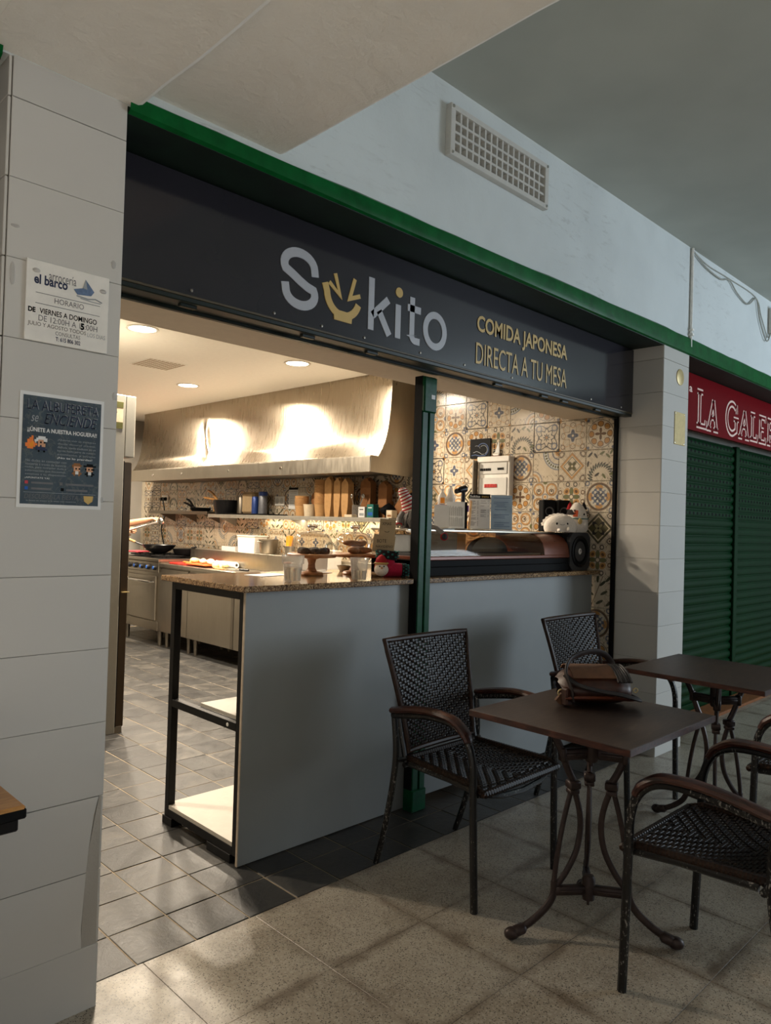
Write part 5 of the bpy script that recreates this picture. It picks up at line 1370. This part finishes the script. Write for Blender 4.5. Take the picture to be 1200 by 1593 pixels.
# ---- fridge at left
fr = thing('upright_fridge', 'tall grey upright fridge behind the left pillar, only its right edge visible', 'fridge', (1.40, 4.36, 0))
MB().bx(0, .645, 0, .70, .0, 2.075, .004).build('body', 'fridge_side', fr, 0)
MB().bx(.645, .712, .0, .70, 1.695, 2.075, .006).build('control_head', 'fridge_side', fr, 0, 'white upper control panel')
MB().bx(.65, .704, .012, .69, .035, 1.665, .005).build('door', 'doorsteel', fr, 0, 'dark stainless steel door seen edge on')
MB().bx(.645, .652, .004, .70, .035, 1.67, .001).build('door_gasket', 'blackmatte', fr, 0)
MB().bx(.66, .708, -.004, .012, .86, .866).build('door_hinge', 'brass', fr, 0)
MB().bx(.06, .69, .004, .02, .0, .04).build('kick_plate', 'steel2', fr, 0)
st = MB().bx(.44, .628, -.002, 0, 1.865, 2.03).build('sticker', 'cream', fr, 0, 'white sticker with olive green bands')
MB().bx(.44, .628, -.0028, -.002, 1.993, 2.03).bx(.44, .628, -.0028, -.002, 1.865, 1.905).build('sticker_band', 'oliveband', st, 0)
text('lettering', 'SO', (.545, .59, 1.955, 1.972), -.0026, 'oliveband', st, .02)

# ---- stove
sv = thing('gas_stove', 'stainless steel gas stove with blue faced knobs and an oven', 'stove', (3.72, 7.025, 0)); SL = .86
MB().bx(.01, .52, 0, SL, .16, .90, .003).build('body', 'steel', sv, 0)
MB().bx(-.015, .015, .0, SL, .755, .868, .008).build('knob_panel', 'steel', sv, 0)
MB().bx(-.02, .52, -.004, SL+.004, .868, .90, .004).build('top_rim', 'steel', sv, 0)
MB().bx(.03, .5, .02, SL-.02, .90, .903).build('burner_plate', 'grill', sv, 0)
dr = MB().bx(-.012, .01, .06, SL-.06, .26, .72, .006).build('oven_door', 'steel', sv, 0)
MB().tube([(-.012, .10, .66), (-.05, .11, .66), (-.055, .14, .66), (-.055, SL-.14, .66), (-.05, SL-.11, .66), (-.012, SL-.10, .66)], .011, 8).build('handle', 'chrome', dr)
MB().bx(-.008, .01, 0, SL, .16, .25, .003).build('lower_panel', 'steel', sv, 0)
for k in range(6):
    y = .07+k*.142
    kb = MB().lathe([(.0, .03), (.022, .028), (.026, .02), (.028, 0)], (-.015, y, .81), 16, axis='-X').build('knob', 'black', sv)
    MB().lathe([(0, .0315), (.016, .031), (.018, .028)], (-.015, y, .81), 14, axis='-X').build('knob_face', 'bluecap', kb)
for x in (.06, .46):
    for y in (.06, SL-.06): MB().cyl((x, y, 0), (x, y, .17), .022, .028, 12).build('foot', 'steel2', sv)
for i, (x, y) in enumerate(((.15, .2), (.15, .43), (.15, .66), (.37, .2), (.37, .43), (.37, .66))):
    gm = MB().lathe([(.03, .903), (.034, .915), (.02, .92), (0, .92)], (x, y, 0), 14)
    gm.build('burner', 'grill', sv); gm = MB()
    for a in range(4): gm.bar((x+.03*cos(a*pi/2), y+.03*sin(a*pi/2), .928), (x+.105*cos(a*pi/2), y+.105*sin(a*pi/2), .928), .012, .014, .002)
    gm.tube([(x+.095*(1 if q in (0, 3) else -1), y+.105*(1 if q < 2 else -1), .922) for q in range(4)], .008, 6, True)
    gm.build('pan_grate', 'grill', sv)
MB().bx(.49, .52, 0, SL, .90, 1.0, .003).build('splash_rail', 'steel', sv, 0)
# ---- worktop run
def unit(y0, y1, label, doors):
    t = thing('steel_cabinet', label, 'cabinet', (3.72, y0, 0), 0); l_ = y1-y0-.004
    MB().bx(.012, .52, 0, l_, .16, .82, .002).build('carcass', 'steel', t, 0)
    n_ = max(1, doors)
    for k in range(doors):
        a = l_*k/n_+.006; b = l_*(k+1)/n_-.006
        d = MB().bx(-.008, .012, a, b, .165, .80, .004).build('door', 'steel', t, 0)
        MB().bx(-.014, -.008, a+.002, a+.03, .17, .795, .003).build('door_grip', 'steel2', d, 0)
    if not doors: MB().bx(-.004, .012, 0.002, l_, .165, .81, .003).build('front_panel', 'steel', t, 0)
    for x in (.07, .45):
        for y in (.06, l_-.06): MB().cyl((x, y, 0), (x, y, .17), .018, .024, 12).build('foot', 'steel2', t)
    return t
unit(6.46, 7.02, 'plain fronted steel cabinet right of the stove', 0)
unit(4.02, 6.455, 'long steel cabinet with doors seen through the counter frame', 3)
wt_ = thing('steel_worktop', 'long stainless steel worktop with raised back ledge', 'worktop', (3.70, 4.02, .822))
MB().bx(0, .54, 0, 3.0, 0, .038, .004).build('top', 'steel', wt_, 0)
MB().bx(.36, .545, 0, 3.0, .038, .193, .004).build('back_ledge', 'steel', wt_, 0)
WT = .8605; LZ = 1.0155

# ---- wall shelves
def shelf(y0, y1, z, label, mat):
    t = thing('wall_shelf', label, 'shelf', (4.25, y0, z)); l_ = y1-y0
    MB().bx(-.25, -.002, 0, l_, -.022, 0, .002).build('board', mat, t, 0); MB().bx(-.25, -.245, 0, l_, -.034, -.022).build('front_lip', mat, t, 0)
    for y in (.15, l_*.5, l_-.15): MB().prism([(-.002, -.022), (-.22, -.024), (-.002, -.12)], y-.002, y+.002, 'XZ').build('bracket', mat, t, 0)
    return t
shelf(6.62, 7.85, 1.405, 'left wall shelf holding the pans', 'steel2')
s2 = shelf(4.0, 6.6, 1.378, 'long grey wall shelf stacked with paper cups and cartons, lit from below', 'shelfgrey')
MB().bx(-.06, -.035, .1, 1.95, -.030, -.022).build('led_strip', 'led', s2, 0)
d = bpy.data.lights.new('shelf_strip_light', 'AREA'); d.shape = 'RECTANGLE'; d.size = .03; d.size_y = 1.8; d.energy = 3.2; d.color = (1.0, .82, .56)
l = bpy.data.objects.new('shelf_strip_light', d); COL.objects.link(l); l.location = (4.20, 5.02, 1.343)
SA = 1.4055; SB = 1.3785

# ---- things on the left shelf
def pan(loc, r, h, rz, label, hl=.17, mat='black', hm='black', up=.06):
    t = thing('frying_pan', label, 'pan', loc, rz)
    MB().lathe([(0, 0), (r*.78, 0), (r*.9, h*.4), (r, h), (r*.97, h), (r*.86, h*.42), (r*.75, .006), (0, .006)], n=28).build('bowl', mat, t)
    MB().tube(curve([(r*.96, 0, h*.85), (r+.05, 0, h+.02), (r+hl*.6, 0, h+up*.7), (r+hl, 0, h+up)], 4), [.006]*4+[.011]*8+[.009], 8, sx=1.3).build('handle', hm, t)
    return t
pan((4.11, 6.93, SA), .11, .03, radians(97), 'black frying pan, left end of the shelf', mat='blackmatte')
pan((4.11, 6.93, SA+.0085), .105, .03, radians(91), 'second black frying pan nested in the first, handle higher', up=.09)
wk = pan((4.10, 6.42, SB), .135, .13, radians(100), 'black wok with pale wooden handle on the shelf', .20, 'black', 'lightwood', .04)
pan((4.10, 6.42, SB+.018), .130, .125, radians(93), 'inner black wok with a raised wooden handle, nested in the other', .19, 'black', 'lightwood', .10)
bb = thing('bamboo_basket', 'small slatted bamboo steamer rack behind the wok handles', 'basket', (4.17, 6.68, SA))
for k in range(7): MB().bx(-.01, .01, -.08+k*.025, -.066+k*.025, 0, .11, .002).build('slat', 'lightwood', bb, 0)
MB().bx(-.012, .012, -.085, .10, .095, .11).build('rail', 'lightwood', bb, 0)
def canister(loc, r, h, mat, label, lid=None, name='canister', cat='canister'):
    t = thing(name, label, cat, loc)
    MB().lathe([(0, 0), (r, 0), (r*1.02, .006), (r, h*.9), (r*.8, h), (0, h)], n=20).build('body', mat, t)
    if lid: MB().lathe([(r*.98, h*.86), (r*1.03, h*.87), (r*1.03, h*1.03), (r*.9, h*1.06), (0, h*1.06)], n=20).build('lid', lid, t)
    return t
canister((4.13, 6.2, SA-.0+.0), .040, .17, 'steel2', 'grey metal canister right of the wok'); bpy.data.objects['canister'].location.z = SB if False else SA
o = MB().bx(-.07, .07, -.09, .09, 0, .21, .02).build('paper_sack', 'cardboard', None, 0); o.location = (4.16, 6.05, SB+.012); o.rotation_euler = (0, 0, .1); tag(o, 'beige paper sack standing on the shelf', 'sack')
canister((4.10, 5.92, SB+.012), .033, .165, 'blue', 'slim blue canister beside the sack', name='canister')
canister((4.13, 5.835, SB+.012), .042, .20, 'greylid', 'grey canister with a blue cap', 'blue')
ty = thing('baking_tray', 'dark baking tray under the canisters on the shelf', 'tray', (4.125, 6.0, SB)); MB().bx(-.12, .115, -.42, .45, 0, .012, .004).build('tray', 'blackmetal', ty, 0)
bpy.data.objects['canister'].location = (4.13, 6.2, SB+.0125)
for y, z, l_ in ((7.95, 1.545, 'double socket with black plugs on the far tiles'), (5.72, 1.52, 'white double wall socket above the shelf')):
    t = thing('wall_socket', l_, 'socket', (4.25, y, z)); MB().bx(-.012, 0, -.075, .075, -.045, .045, .004).build('plate', 'white', t, 0)
    for k in (-1, 1):
        if y > 7: MB().cyl((-.012, k*.035, 0), (-.05, k*.035, -.005), .022, .018, 12).build('plug', 'black', t)
        else: MB().lathe([(0, .001), (.026, .001), (.028, 0)], (-.012, k*.035, 0), 16, axis='-X').build('socket_face', 'offwhite', t)
tag(MB().tube(curve([(4.20, 7.92, 1.53), (4.22, 7.9, 1.35), (4.235, 8.0, 1.2), (4.235, 7.93, 1.02)], 6), .007, 6).build('power_cord', 'black'), 'black power cord hanging from the far socket', 'cord')
t = thing('wall_notice', 'small printed notice on the tiles above the shelf', 'notice', (4.25, 5.52, 1.555)); MB().bx(-.002, 0, -.07, .07, -.11, .09).build('sheet', 'paper', t, 0)
MB().bx(-.0026, -.002, -.07, .07, .07, .09).build('header', 'ink', t, 0); m = MB()
for k in range(9): m.bx(-.0026, -.002, -.05, .05, .05-k*.016, .053-k*.016)
stuff(m.build('printed_lines', 'paleink', t, 0))
# ---- paper goods on the long shelf
def cup_stack(x, y, r, n_, h0, mat, label, dz=.012, lid=False):
    t = thing('paper_cup_stack', label, 'cups', (x, y, SB))
    MB().lathe([(0, 0), (r*.8, 0), (r, h0), (r*1.04, h0), (r*1.04, h0+.004), (r*.97, h0+.004)]+([] if n_ else [(0, h0)]), n=22).build('paper_cup', mat, t)
    for k in range(n_):
        z = h0+.004+k*dz
        MB().lathe([(r*.975, z), (r*1.0, z+dz*.4), (r*1.09, z+dz*.45), (r*1.09, z+dz*.8), (r*.97, z+dz*.85), (r*.97, z+dz)]+([(0, z+dz)] if k == n_-1 else []), n=22).build('paper_cup', mat, t)
    return t
cup_stack(4.10, 5.2, .062, 6, .09, 'kraft', 'low stack of kraft paper bowls at the left of the stacked cups', .014)
cup_stack(4.08, 5.065, .055, 0, .10, 'cream', 'single cream printed paper tub between the kraft stacks')
t = thing('kraft_lid_stack', 'tilted kraft lids behind the cream tub', 'lids', (4.16, 5.06, SB))
for k in range(3): MB().lathe([(0, 0), (.07, 0), (.072, .008), (0, .01)], (0, 0, 0), 22, axis='-X').build('lid', 'kraft2', t).location = (.02-k*.012, .0, .15)
MB().bx(.0, .06, -.05, .05, 0, .08).build('lid_box', 'kraft2', t, 0)
cup_stack(4.10, 4.935, .058, 17, .10, 'kraft', 'tallest stack of kraft paper cups on the shelf', .0125)
def carton_stack(x, y, h, w_, label, mat):
    t = thing('carton_stack', label, 'cartons', (x, y, SB))
    n_ = 5
    for k in range(n_):
        a = -.03+k*.013; hh = h-.006*abs(k-2)
        MB().prism([(-w_*.62, .0), (w_*.62, .0), (w_*.95, h*.28), (w_, hh*.85), (w_*.85, hh*.92), (w_*.5, hh*.95), (w_*.3, hh), (-w_*.3, hh), (-w_*.5, hh*.95), (-w_*.85, hh*.92), (-w_, hh*.85), (-w_*.95, h*.28)], a, a+.011, 'YZ').build('folded_carton', mat, t, 0)
    return t
carton_stack(4.09, 4.80, .345, .045, 'leftmost standing stack of folded kraft cartons', 'kraft')
carton_stack(4.09, 4.685, .335, .040, 'middle standing stack of folded kraft cartons', 'kraft')
carton_stack(4.09, 4.585, .325, .043, 'right hand lit stack of folded kraft cartons', 'kraft')
carton_stack(4.17, 4.42, .33, .062, 'tall dark stack of folded cartons behind the spoon jar', 'kraft2')
carton_stack(4.18, 4.23, .30, .05, 'pointed dark stack of folded cartons at the hood end', 'kraft2')
j = thing('spoon_jar', 'glass jar holding steel spoons on the shelf', 'jar', (4.09, 4.47, SB))
MB().lathe([(0, 0), (.036, 0), (.036, .10), (.033, .10), (.033, .004), (0, .004)], n=18).build('jar', 'cup', j)
for k, (dx, dy) in enumerate(((-.02, .035), (.012, -.05), (.0, -.075))):
    sp_ = MB().tube([(0, 0, .006), (dx*.6, dy*.6, .10), (dx, dy, .155)], .003, 6).ball((dx*1.1, dy*1.1, .175), (.006, .013, .02), 8, 6).build('spoon', 'chrome', j)
def small_box(y, w_, h, mat, label, lab=None, x=4.08, z=0):
    t = thing('small_box', label, 'box', (x, y, SB+z)); MB().bx(-.03, .03, -w_/2, w_/2, 0, h, .001).build('carton', mat, t, 0)
    if lab: MB().bx(-.031, -.03, -w_*.4, w_*.3, h*.15, h*.4).build('printed_band', lab, t, 0); MB().bx(-.031, -.03, -w_*.3, w_*.3, h*.7, h*.78).build('printed_band', 'ink' if mat == 'paper' else 'whiteink', t, 0)
small_box(4.365, .075, .085, 'paper', 'small white printed box on the shelf', 'paleink')
small_box(4.265, .075, .105, 'teal', 'small dark teal box beside the white box', 'bluecap')
small_box(4.05, .06, .06, 'cream', 'small cream box near the hood end of the shelf', 'kraft2')
o = MB().bx(-.03, .03, -.045, .045, 0, .02, .002).build('cream_block', 'cream', None, 0); o.location = (4.06, 4.56-.1, SB+.0); o.location = (4.03, 4.47, SB); tag(o, 'flat cream carton lying in front of the spoon jar', 'box')
t = thing('black_cloth_bundle', 'crumpled black cloth bundle on the shelf', 'cloth', (4.12, 4.125, SB)); m = MB(); g_ = []
for i in range(13):
    u = i/12; g_.append([(.07*cos(2*pi*k/16)*sin(pi*u)*(1+.2*sin(3*k+i)), .058*sin(2*pi*k/16)*sin(pi*u)*(1+.15*sin(2*k+i*2)), .115*(1-u)*(1-u*.1)+.004) for k in range(17)])
m.sheet(g_).build('cloth', 'blackmatte', t, 60)
t = thing('tilted_card', 'brown and white cards leaning at the end of the shelf', 'card', (4.15, 4.03, SB)); MB().box((.0, 0, .085), (.004, .10, .12), 0, 0, 0, Matrix.Rotation(.7, 3, 'X')).build('brown_card', 'kraft2', t, 0); MB().box((.03, -.01, .10), (.004, .13, .16), 0, 0, 0, Matrix.Rotation(.15, 3, 'X')).build('white_card', 'paper', t, 0)

# ---- worktop things
def boardp(x, y, a, sx, sy, mat, label, z):
    t = MB().box((0, 0, .007), (sx, sy, .014), 0, .004).build('cutting_board', mat, None, 0); t.location = (x, y, z); t.rotation_euler = (0, 0, a); return tag(t, label, 'cutting board')
boardp(3.905, 6.72, .05, .26, .42, 'redboard', 'bright red cutting board at the stove end of the worktop', WT)
boardp(3.875, 6.40, -.02, .24, .38, 'orangeboard', 'orange cutting board overlapping the red one', WT+.0145)
rg = random.Random(21)
for i in range(16):
    y = 6.10+rg.uniform(0, .55); x = 3.86+rg.uniform(-.07, .10); big = rg.random() < .3
    r_ = rg.uniform(.02, .034)
    z = WT+(.029 if 6.21 < y < 6.60 else .015 if y >= 6.6 else .0005)
    mb = MB().ball((0, 0, r_*.8), (r_*1.25, r_, r_*.8), 9, 6)
    for v in range(len(mb.v)):
        p = Vector(mb.v[v]); k = 1+.14*sin(p.x*170+i)+.12*sin(p.y*190+i*2); mb.v[v] = (p.x*k, p.y*k, max(0, p.z))
    o = mb.build('chopped_vegetable', 'vegwhite' if big else 'vegpale', None, 60); o.location = (x, y, z); o.rotation_euler = (0, 0, rg.uniform(0, 3))
    tag(o, 'pale chopped vegetable piece heaped on the cutting boards', 'vegetable', 'pale chopped vegetables on the worktop')
for i, (x, y) in enumerate(((3.95, 6.74), (3.93, 6.62))):
    o = MB().ball((0, 0, .022), (.03, .028, .022), 12, 8).build('tomato_half', 'carrot'); o.location = (x, y, WT+.0145); tag(o, 'orange red vegetable %s of the pale heap' % ('at the stove end' if i == 0 else 'just left of the middle'), 'vegetable')
o = MB().tube([(0, -.12, .012), (0, .1, .012), (0, .14, .01)], [.013, .010, .003], 8).build('carrot', 'carrot'); o.location = (3.80, 6.62, WT+.0146); o.rotation_euler = (0, 0, -.2); tag(o, 'peeled carrot lying along the board edge', 'vegetable')
t = thing('foil_roll', 'white paper roll lying behind the vegetables', 'roll', (4.02, 6.08, WT+.028))
MB().tube([(0, 0, 0), (0, .36, 0)], .028, 16).build('roll', 'paper', t); MB().lathe([(0, .0005), (.012, .0005), (.014, 0)], (0, 0, 0), 12, axis='-Y').build('core', 'darkgrey', t)
kn = thing('kitchen_knife', 'kitchen knife with black handle on the steel worktop', 'knife', (3.87, 5.80, WT), radians(8))
MB().prism([(-.012, 0), (.012, 0), (.012, .16), (0, .2), (-.012, .1)], .001, .003, 'XY').build('blade', 'chrome', kn, 0); MB().bx(-.011, .011, -.12, 0, 0, .016, .004).build('handle', 'black', kn, 0)
o = MB().box((0, 0, .006), (.03, .11, .012), 0, .003).build('yellow_knife_handle', 'lightwood', None, 0); o.location = (3.80, 6.03, WT); o.rotation_euler = (0, 0, .15); tag(o, 'small brown wooden block in front of the vegetables', 'block')
t = thing('plastic_container', 'large white plastic food container on the back ledge', 'container', (4.155, 6.03, LZ)); MB().prism([(-.13, 0), (.13, 0), (.15, .155), (-.15, .155)], -.07, .07, 'YZ').build('body', 'white', t, 0); MB().bx(-.078, .078, -.156, .156, .153, .165, .003).build('lid', 'white', t, 0)
t = thing('steel_pot', 'small stainless steel pot on the back ledge', 'pot', (4.14, 5.74, LZ)); MB().lathe([(0, 0), (.068, 0), (.078, .012), (.092, .13), (.098, .136), (.089, .134), (.072, .02), (0, .012)], n=26, sy=1).build('pot', 'steel2', t); MB().tube([(-.088, -.03, .112), (-.112, -.025, .114), (-.112, .025, .114), (-.088, .03, .112)], .005, 6).build('handle', 'steel2', t)
t = thing('clear_tray', 'low clear plastic tray on the ledge left of the container', 'tray', (4.15, 6.33, LZ)); MB().bx(-.07, .07, -.12, .12, 0, .006, .001).bx(-.07, -.066, -.12, .12, .006, .045).bx(.066, .07, -.12, .12, .006, .045).bx(-.066, .066, -.12, -.116, .006, .045).bx(-.066, .066, .116, .12, .006, .045).build('tray', 'frost', t, 0)
t = thing('sauce_bottle', 'bottle with orange sauce in a steel cup on the ledge', 'bottle', (4.13, 5.40, LZ)); MB().lathe([(0, .0), (.04, 0), (.045, .085), (.048, .088), (.042, .086), (.036, .004), (0, .004)], n=20).build('steel_cup', 'steel', t); MB().lathe([(0, .006), (.033, .006), (.033, .17), (.028, .18), (0, .182)], n=18).build('bottle', 'orangeliq', t)
t = thing('menu_sheet', 'white lined paper sheet on the worktop near the counter', 'paper', (3.85, 5.15, WT), .2); MB().bx(-.10, .10, -.17, .17, 0, .002).build('sheet', 'paper', t, 0)
t = thing('white_box', 'plain white box on the worktop behind the domes', 'box', (3.965, 4.70, WT)); MB().bx(-.08, .08, -.12, .12, 0, .24, .004).build('box', 'white', t, 0)
t = thing('steel_bain_marie', 'low steel bain marie tray on the worktop behind the cups', 'tray', (3.86, 4.35, WT)); MB().bx(-.14, .14, -.22, .22, 0, .09, .006).build('tray', 'steel', t, 0)
# ---- cookware on the stove
ST = .9355
wkk = thing('wok', 'black wok with wooden handle steaming on the stove', 'wok', (3.90, 7.40, ST))
R0 = .175
MB().lathe([(0, 0), (.06, .003), (.12, .035), (.16, .07), (R0, .095), (R0*1.01, .097), (R0*.98, .096), (.155, .07), (.115, .038), (.06, .008), (0, .006)], n=32).build('bowl', 'black', wkk)
hl = MB().tube([(-.13, .12, .09), (-.19, .2, .125)], [.008, .009], 8).build('handle_socket', 'black', wkk); MB().tube([(-.18, .19, .12), (-.30, .36, .19)], [.013, .015], 10).build('handle', 'lightwood', wkk)
MB().ball((.0, .0, .05), (.10, .10, .02), 14, 8).build('stir_fry', 'pastry', wkk)
pp = pan((4.09, 7.19, ST), .13, .06, radians(-95), 'wide black pan at the right rear of the stove', .0+.14, 'blackmatte', 'black', .03)
o = MB().box((0, 0, .008), (.16, .2, .016), .2, .005).build('pink_cloth', 'pinkveg', None, 0); o.location = (3.83, 7.74, .9035+.034); tag(o, 'pink cloth at the far left of the stove', 'cloth')

# ================================================================== COOK
def skin_mesh(name, verts, edges, radii, mat, sub=2):
    me = bpy.data.meshes.new(name); me.from_pydata([tuple(v) for v in verts], edges, [])
    o = bpy.data.objects.new('tmp_skin', me); COL.objects.link(o)
    md = o.modifiers.new('skin', 'SKIN'); md.branch_smoothing = .4
    for i, d in enumerate(me.skin_vertices[0].data):
        d.radius = radii[i] if isinstance(radii[i], tuple) else (radii[i], radii[i]); d.use_root = (i == 0)
    sb_ = o.modifiers.new('sub', 'SUBSURF'); sb_.levels = sub; sb_.render_levels = sub
    dg = bpy.context.evaluated_depsgraph_get(); r = bpy.data.meshes.new_from_object(o.evaluated_get(dg)); bpy.data.objects.remove(o)
    r.name = name; r.materials.clear(); r.materials.append(M[mat]); r.polygons.foreach_set('use_smooth', [True]*len(r.polygons)); return r
pe = thing('person', 'cook at the stove with only bare forearms showing past the fridge, holding a steel ladle', 'person', (3.24, 7.72, 0))
O = Vector((3.24, 7.72, 0))
class SK:
    def __init__(s): s.v = []; s.e = []; s.r = []
    def p(s, v, r, par=None):
        s.v.append(Vector(v)); s.r.append(r)
        if par is not None: s.e.append((par, len(s.v)-1))
        return len(s.v)-1
    def chain(s, par, pts):
        for v, r in pts: par = s.p(v, r, par)
        return par
k = SK()
pel = k.p((0, 0, .95), (.15, .11)); ab = k.p((.0, 0, 1.10), (.135, .10), pel); chs = k.p((.01, 0, 1.28), (.15, .11), ab); nb = k.p((.02, 0, 1.43), (.075, .07), chs)
nk = k.p((.03, 0, 1.50), .05, nb); hd0 = k.p((.045, 0, 1.58), (.070, .075), nk); hd1 = k.p((.05, 0, 1.66), (.078, .088), hd0); k.p((.04, 0, 1.725), (.06, .07), hd1)
def hand(par, w_, d, nrm, side, curl, sp=1):
    """palm and five separate, curled fingers; d along hand, nrm palm normal"""
    d = Vector(d).normalized(); nrm = Vector(nrm); nrm = (nrm-d*nrm.dot(d)).normalized(); s = d.cross(nrm)*side; w_ = Vector(w_)
    c = k.p(w_+d*.045, (.036, .016), par); c2 = k.p(w_+d*.075, (.038, .014), c)
    for i, (off, ln_) in enumerate(((-.027, .074), (-.009, .084), (.009, .078), (.026, .060))):
        a = w_+d*.088+s*off; q = k.p(a, .010, c2); dd = d.copy(); p_ = a
        for j in range(3):
            dd = (dd*cos(curl)+nrm*sin(curl)); nrm2 = nrm
            p_ = p_+dd.normalized()*ln_*(.42, .33, .25)[j]; q = k.p(p_, (.0095, .009, .0075)[j], q)
    th = k.p(w_+d*.03-s*.034, .013, c); th = k.p(w_+d*.055-s*.052+nrm*.02, .011, th); k.p(w_+d*.078-s*.046+nrm*.042, .009, th)
def L3(x, y, z): return Vector((x, y, z))-O
for sd, pts in ((-1, ((.02, -.19, 1.40), L3(3.43, 7.49, 1.22), L3(3.60, 7.06, 1.302))), (1, ((.02, .19, 1.40), L3(3.40, 7.88, 1.14), L3(3.585, 7.58, 1.180)))):
    sh_ = k.p(pts[0], .066, chs if False else nb); ua = k.p((Vector(pts[0])+Vector(pts[1]))/2, .050, sh_); el = k.p(pts[1], .040, ua)
    fa = k.p(Vector(pts[1])*.6+Vector(pts[2])*.4, .041, el); wr_i = k.p(pts[2], .027, fa)
    d = Vector(pts[2])-Vector(pts[1]); hand(wr_i, pts[2], d if sd < 0 else (.1, -1, .1), (.3, .1, -1) if sd < 0 else (1, 0, -.2), sd, .75)
for sd in (-1, 1):
    h_ = k.p((0, sd*.09, .88), .088, pel); kn_ = k.chain(h_, [((.02, sd*.10, .70), .075), ((.03, sd*.105, .50), .056), ((.0, sd*.105, .32), .056), ((-.02, sd*.105, .10), .036), ((.0, sd*.105, .045), .04), ((.12, sd*.115, .035), .036), ((.18, sd*.118, .028), .025)])
link('body', skin_mesh('body', k.v, k.e, k.r, 'skin'), pe)
# face
MB().ball((.118, 0, 1.63), (.018, .013, .022), 10, 8).build('nose', 'skin', pe)
for sd in (-1, 1):
    e_ = MB().ball((.112, sd*.032, 1.66), (.010, .014, .009), 10, 8).build('eye', 'white', pe); MB().ball((.121, sd*.032, 1.66), (.003, .006, .006), 8, 6).build('iris', 'hair', e_)
    MB().ball((.04, sd*.09, 1.635), (.02, .009, .03), 10, 8).build('ear', 'skin', pe)
MB().ball((.112, 0, 1.585), (.008, .026, .007), 10, 6).build('mouth', 'pinkveg', pe)
m = MB(); g_ = []
for i in range(12):
    t = pi*.62*i/11
    g_.append([(.035+.098*sin(t)*cos(a)-(.02 if cos(a) > .5 else 0)*sin(t), .092*sin(t)*sin(a), 1.665+.105*cos(t)*(1 if cos(a) < .3 else .95)+(.05*sin(t) if cos(a) > .55 else 0)) for a in [2*pi*q/20 for q in range(21)]])
m.sheet(g_).build('hair', 'hair', pe, 70)
# clothes: skinned shells just outside the body
k2 = SK(); a0 = k2.p((0, 0, .90), (.168, .128)); a1 = k2.p((0, 0, 1.10), (.150, .115), a0); a2 = k2.p((.01, 0, 1.28), (.166, .125), a1); a3 = k2.p((.02, 0, 1.43), (.095, .088), a2)
for sd, e in ((-1, L3(3.43, 7.49, 1.22)), (1, L3(3.40, 7.88, 1.14))):
    s0 = Vector((.02, sd*.19, 1.40)); q = k2.p(s0, .082, a3); k2.p(s0*.45+e*.55, .066, q)
link('tshirt', skin_mesh('tshirt', k2.v, k2.e, k2.r, 'shirt'), pe)
k3 = SK(); b0 = k3.p((0, 0, .93), (.165, .125))
for sd in (-1, 1): k3.chain(b0, [((0, sd*.09, .86), .104), ((.02, sd*.10, .70), .09), ((.03, sd*.105, .50), .074), ((.0, sd*.105, .32), .070), ((-.015, sd*.105, .10), .060)])
link('trousers', skin_mesh('trousers', k3.v, k3.e, k3.r, 'trousers'), pe)
g_ = [[(.165+.02*sin(pi*u)-.10*(2*u-1)**2, (u*2-1)*.19, z) for u in [q/10 for q in range(11)]] for z in (1.22, 1.1, .95, .8, .65, .5)]
MB().sheet(g_, .004).build('apron', 'apron', pe, 60)
for sd in (-1, 1):
    sh2 = SK(); c0 = sh2.p((-.03, sd*.105, .05), .05); sh2.chain(c0, [((.05, sd*.11, .045), .046), ((.13, sd*.115, .040), .042), ((.19, sd*.118, .034), .032)]); link('shoe', skin_mesh('shoe', sh2.v, sh2.e, sh2.r, 'blackmatte', 1), pe)
ld = thing('ladle', 'steel ladle with a white handle held over the wok', 'ladle', (3.60, 7.50, 1.185))
A = Vector((-.0, .10, -.02)); Bp = L3(3.625, 6.90, 1.288)+O-Vector((3.60, 7.50, 1.185))
MB().tube([A, A*.3+Bp*.7, Bp], [.011, .010, .009], 10).build('handle', 'white', ld)
MB().ball(Bp+Vector((.0, -.045, .005)), (.036, .05, .038), 16, 10).build('bowl', 'chrome', ld)
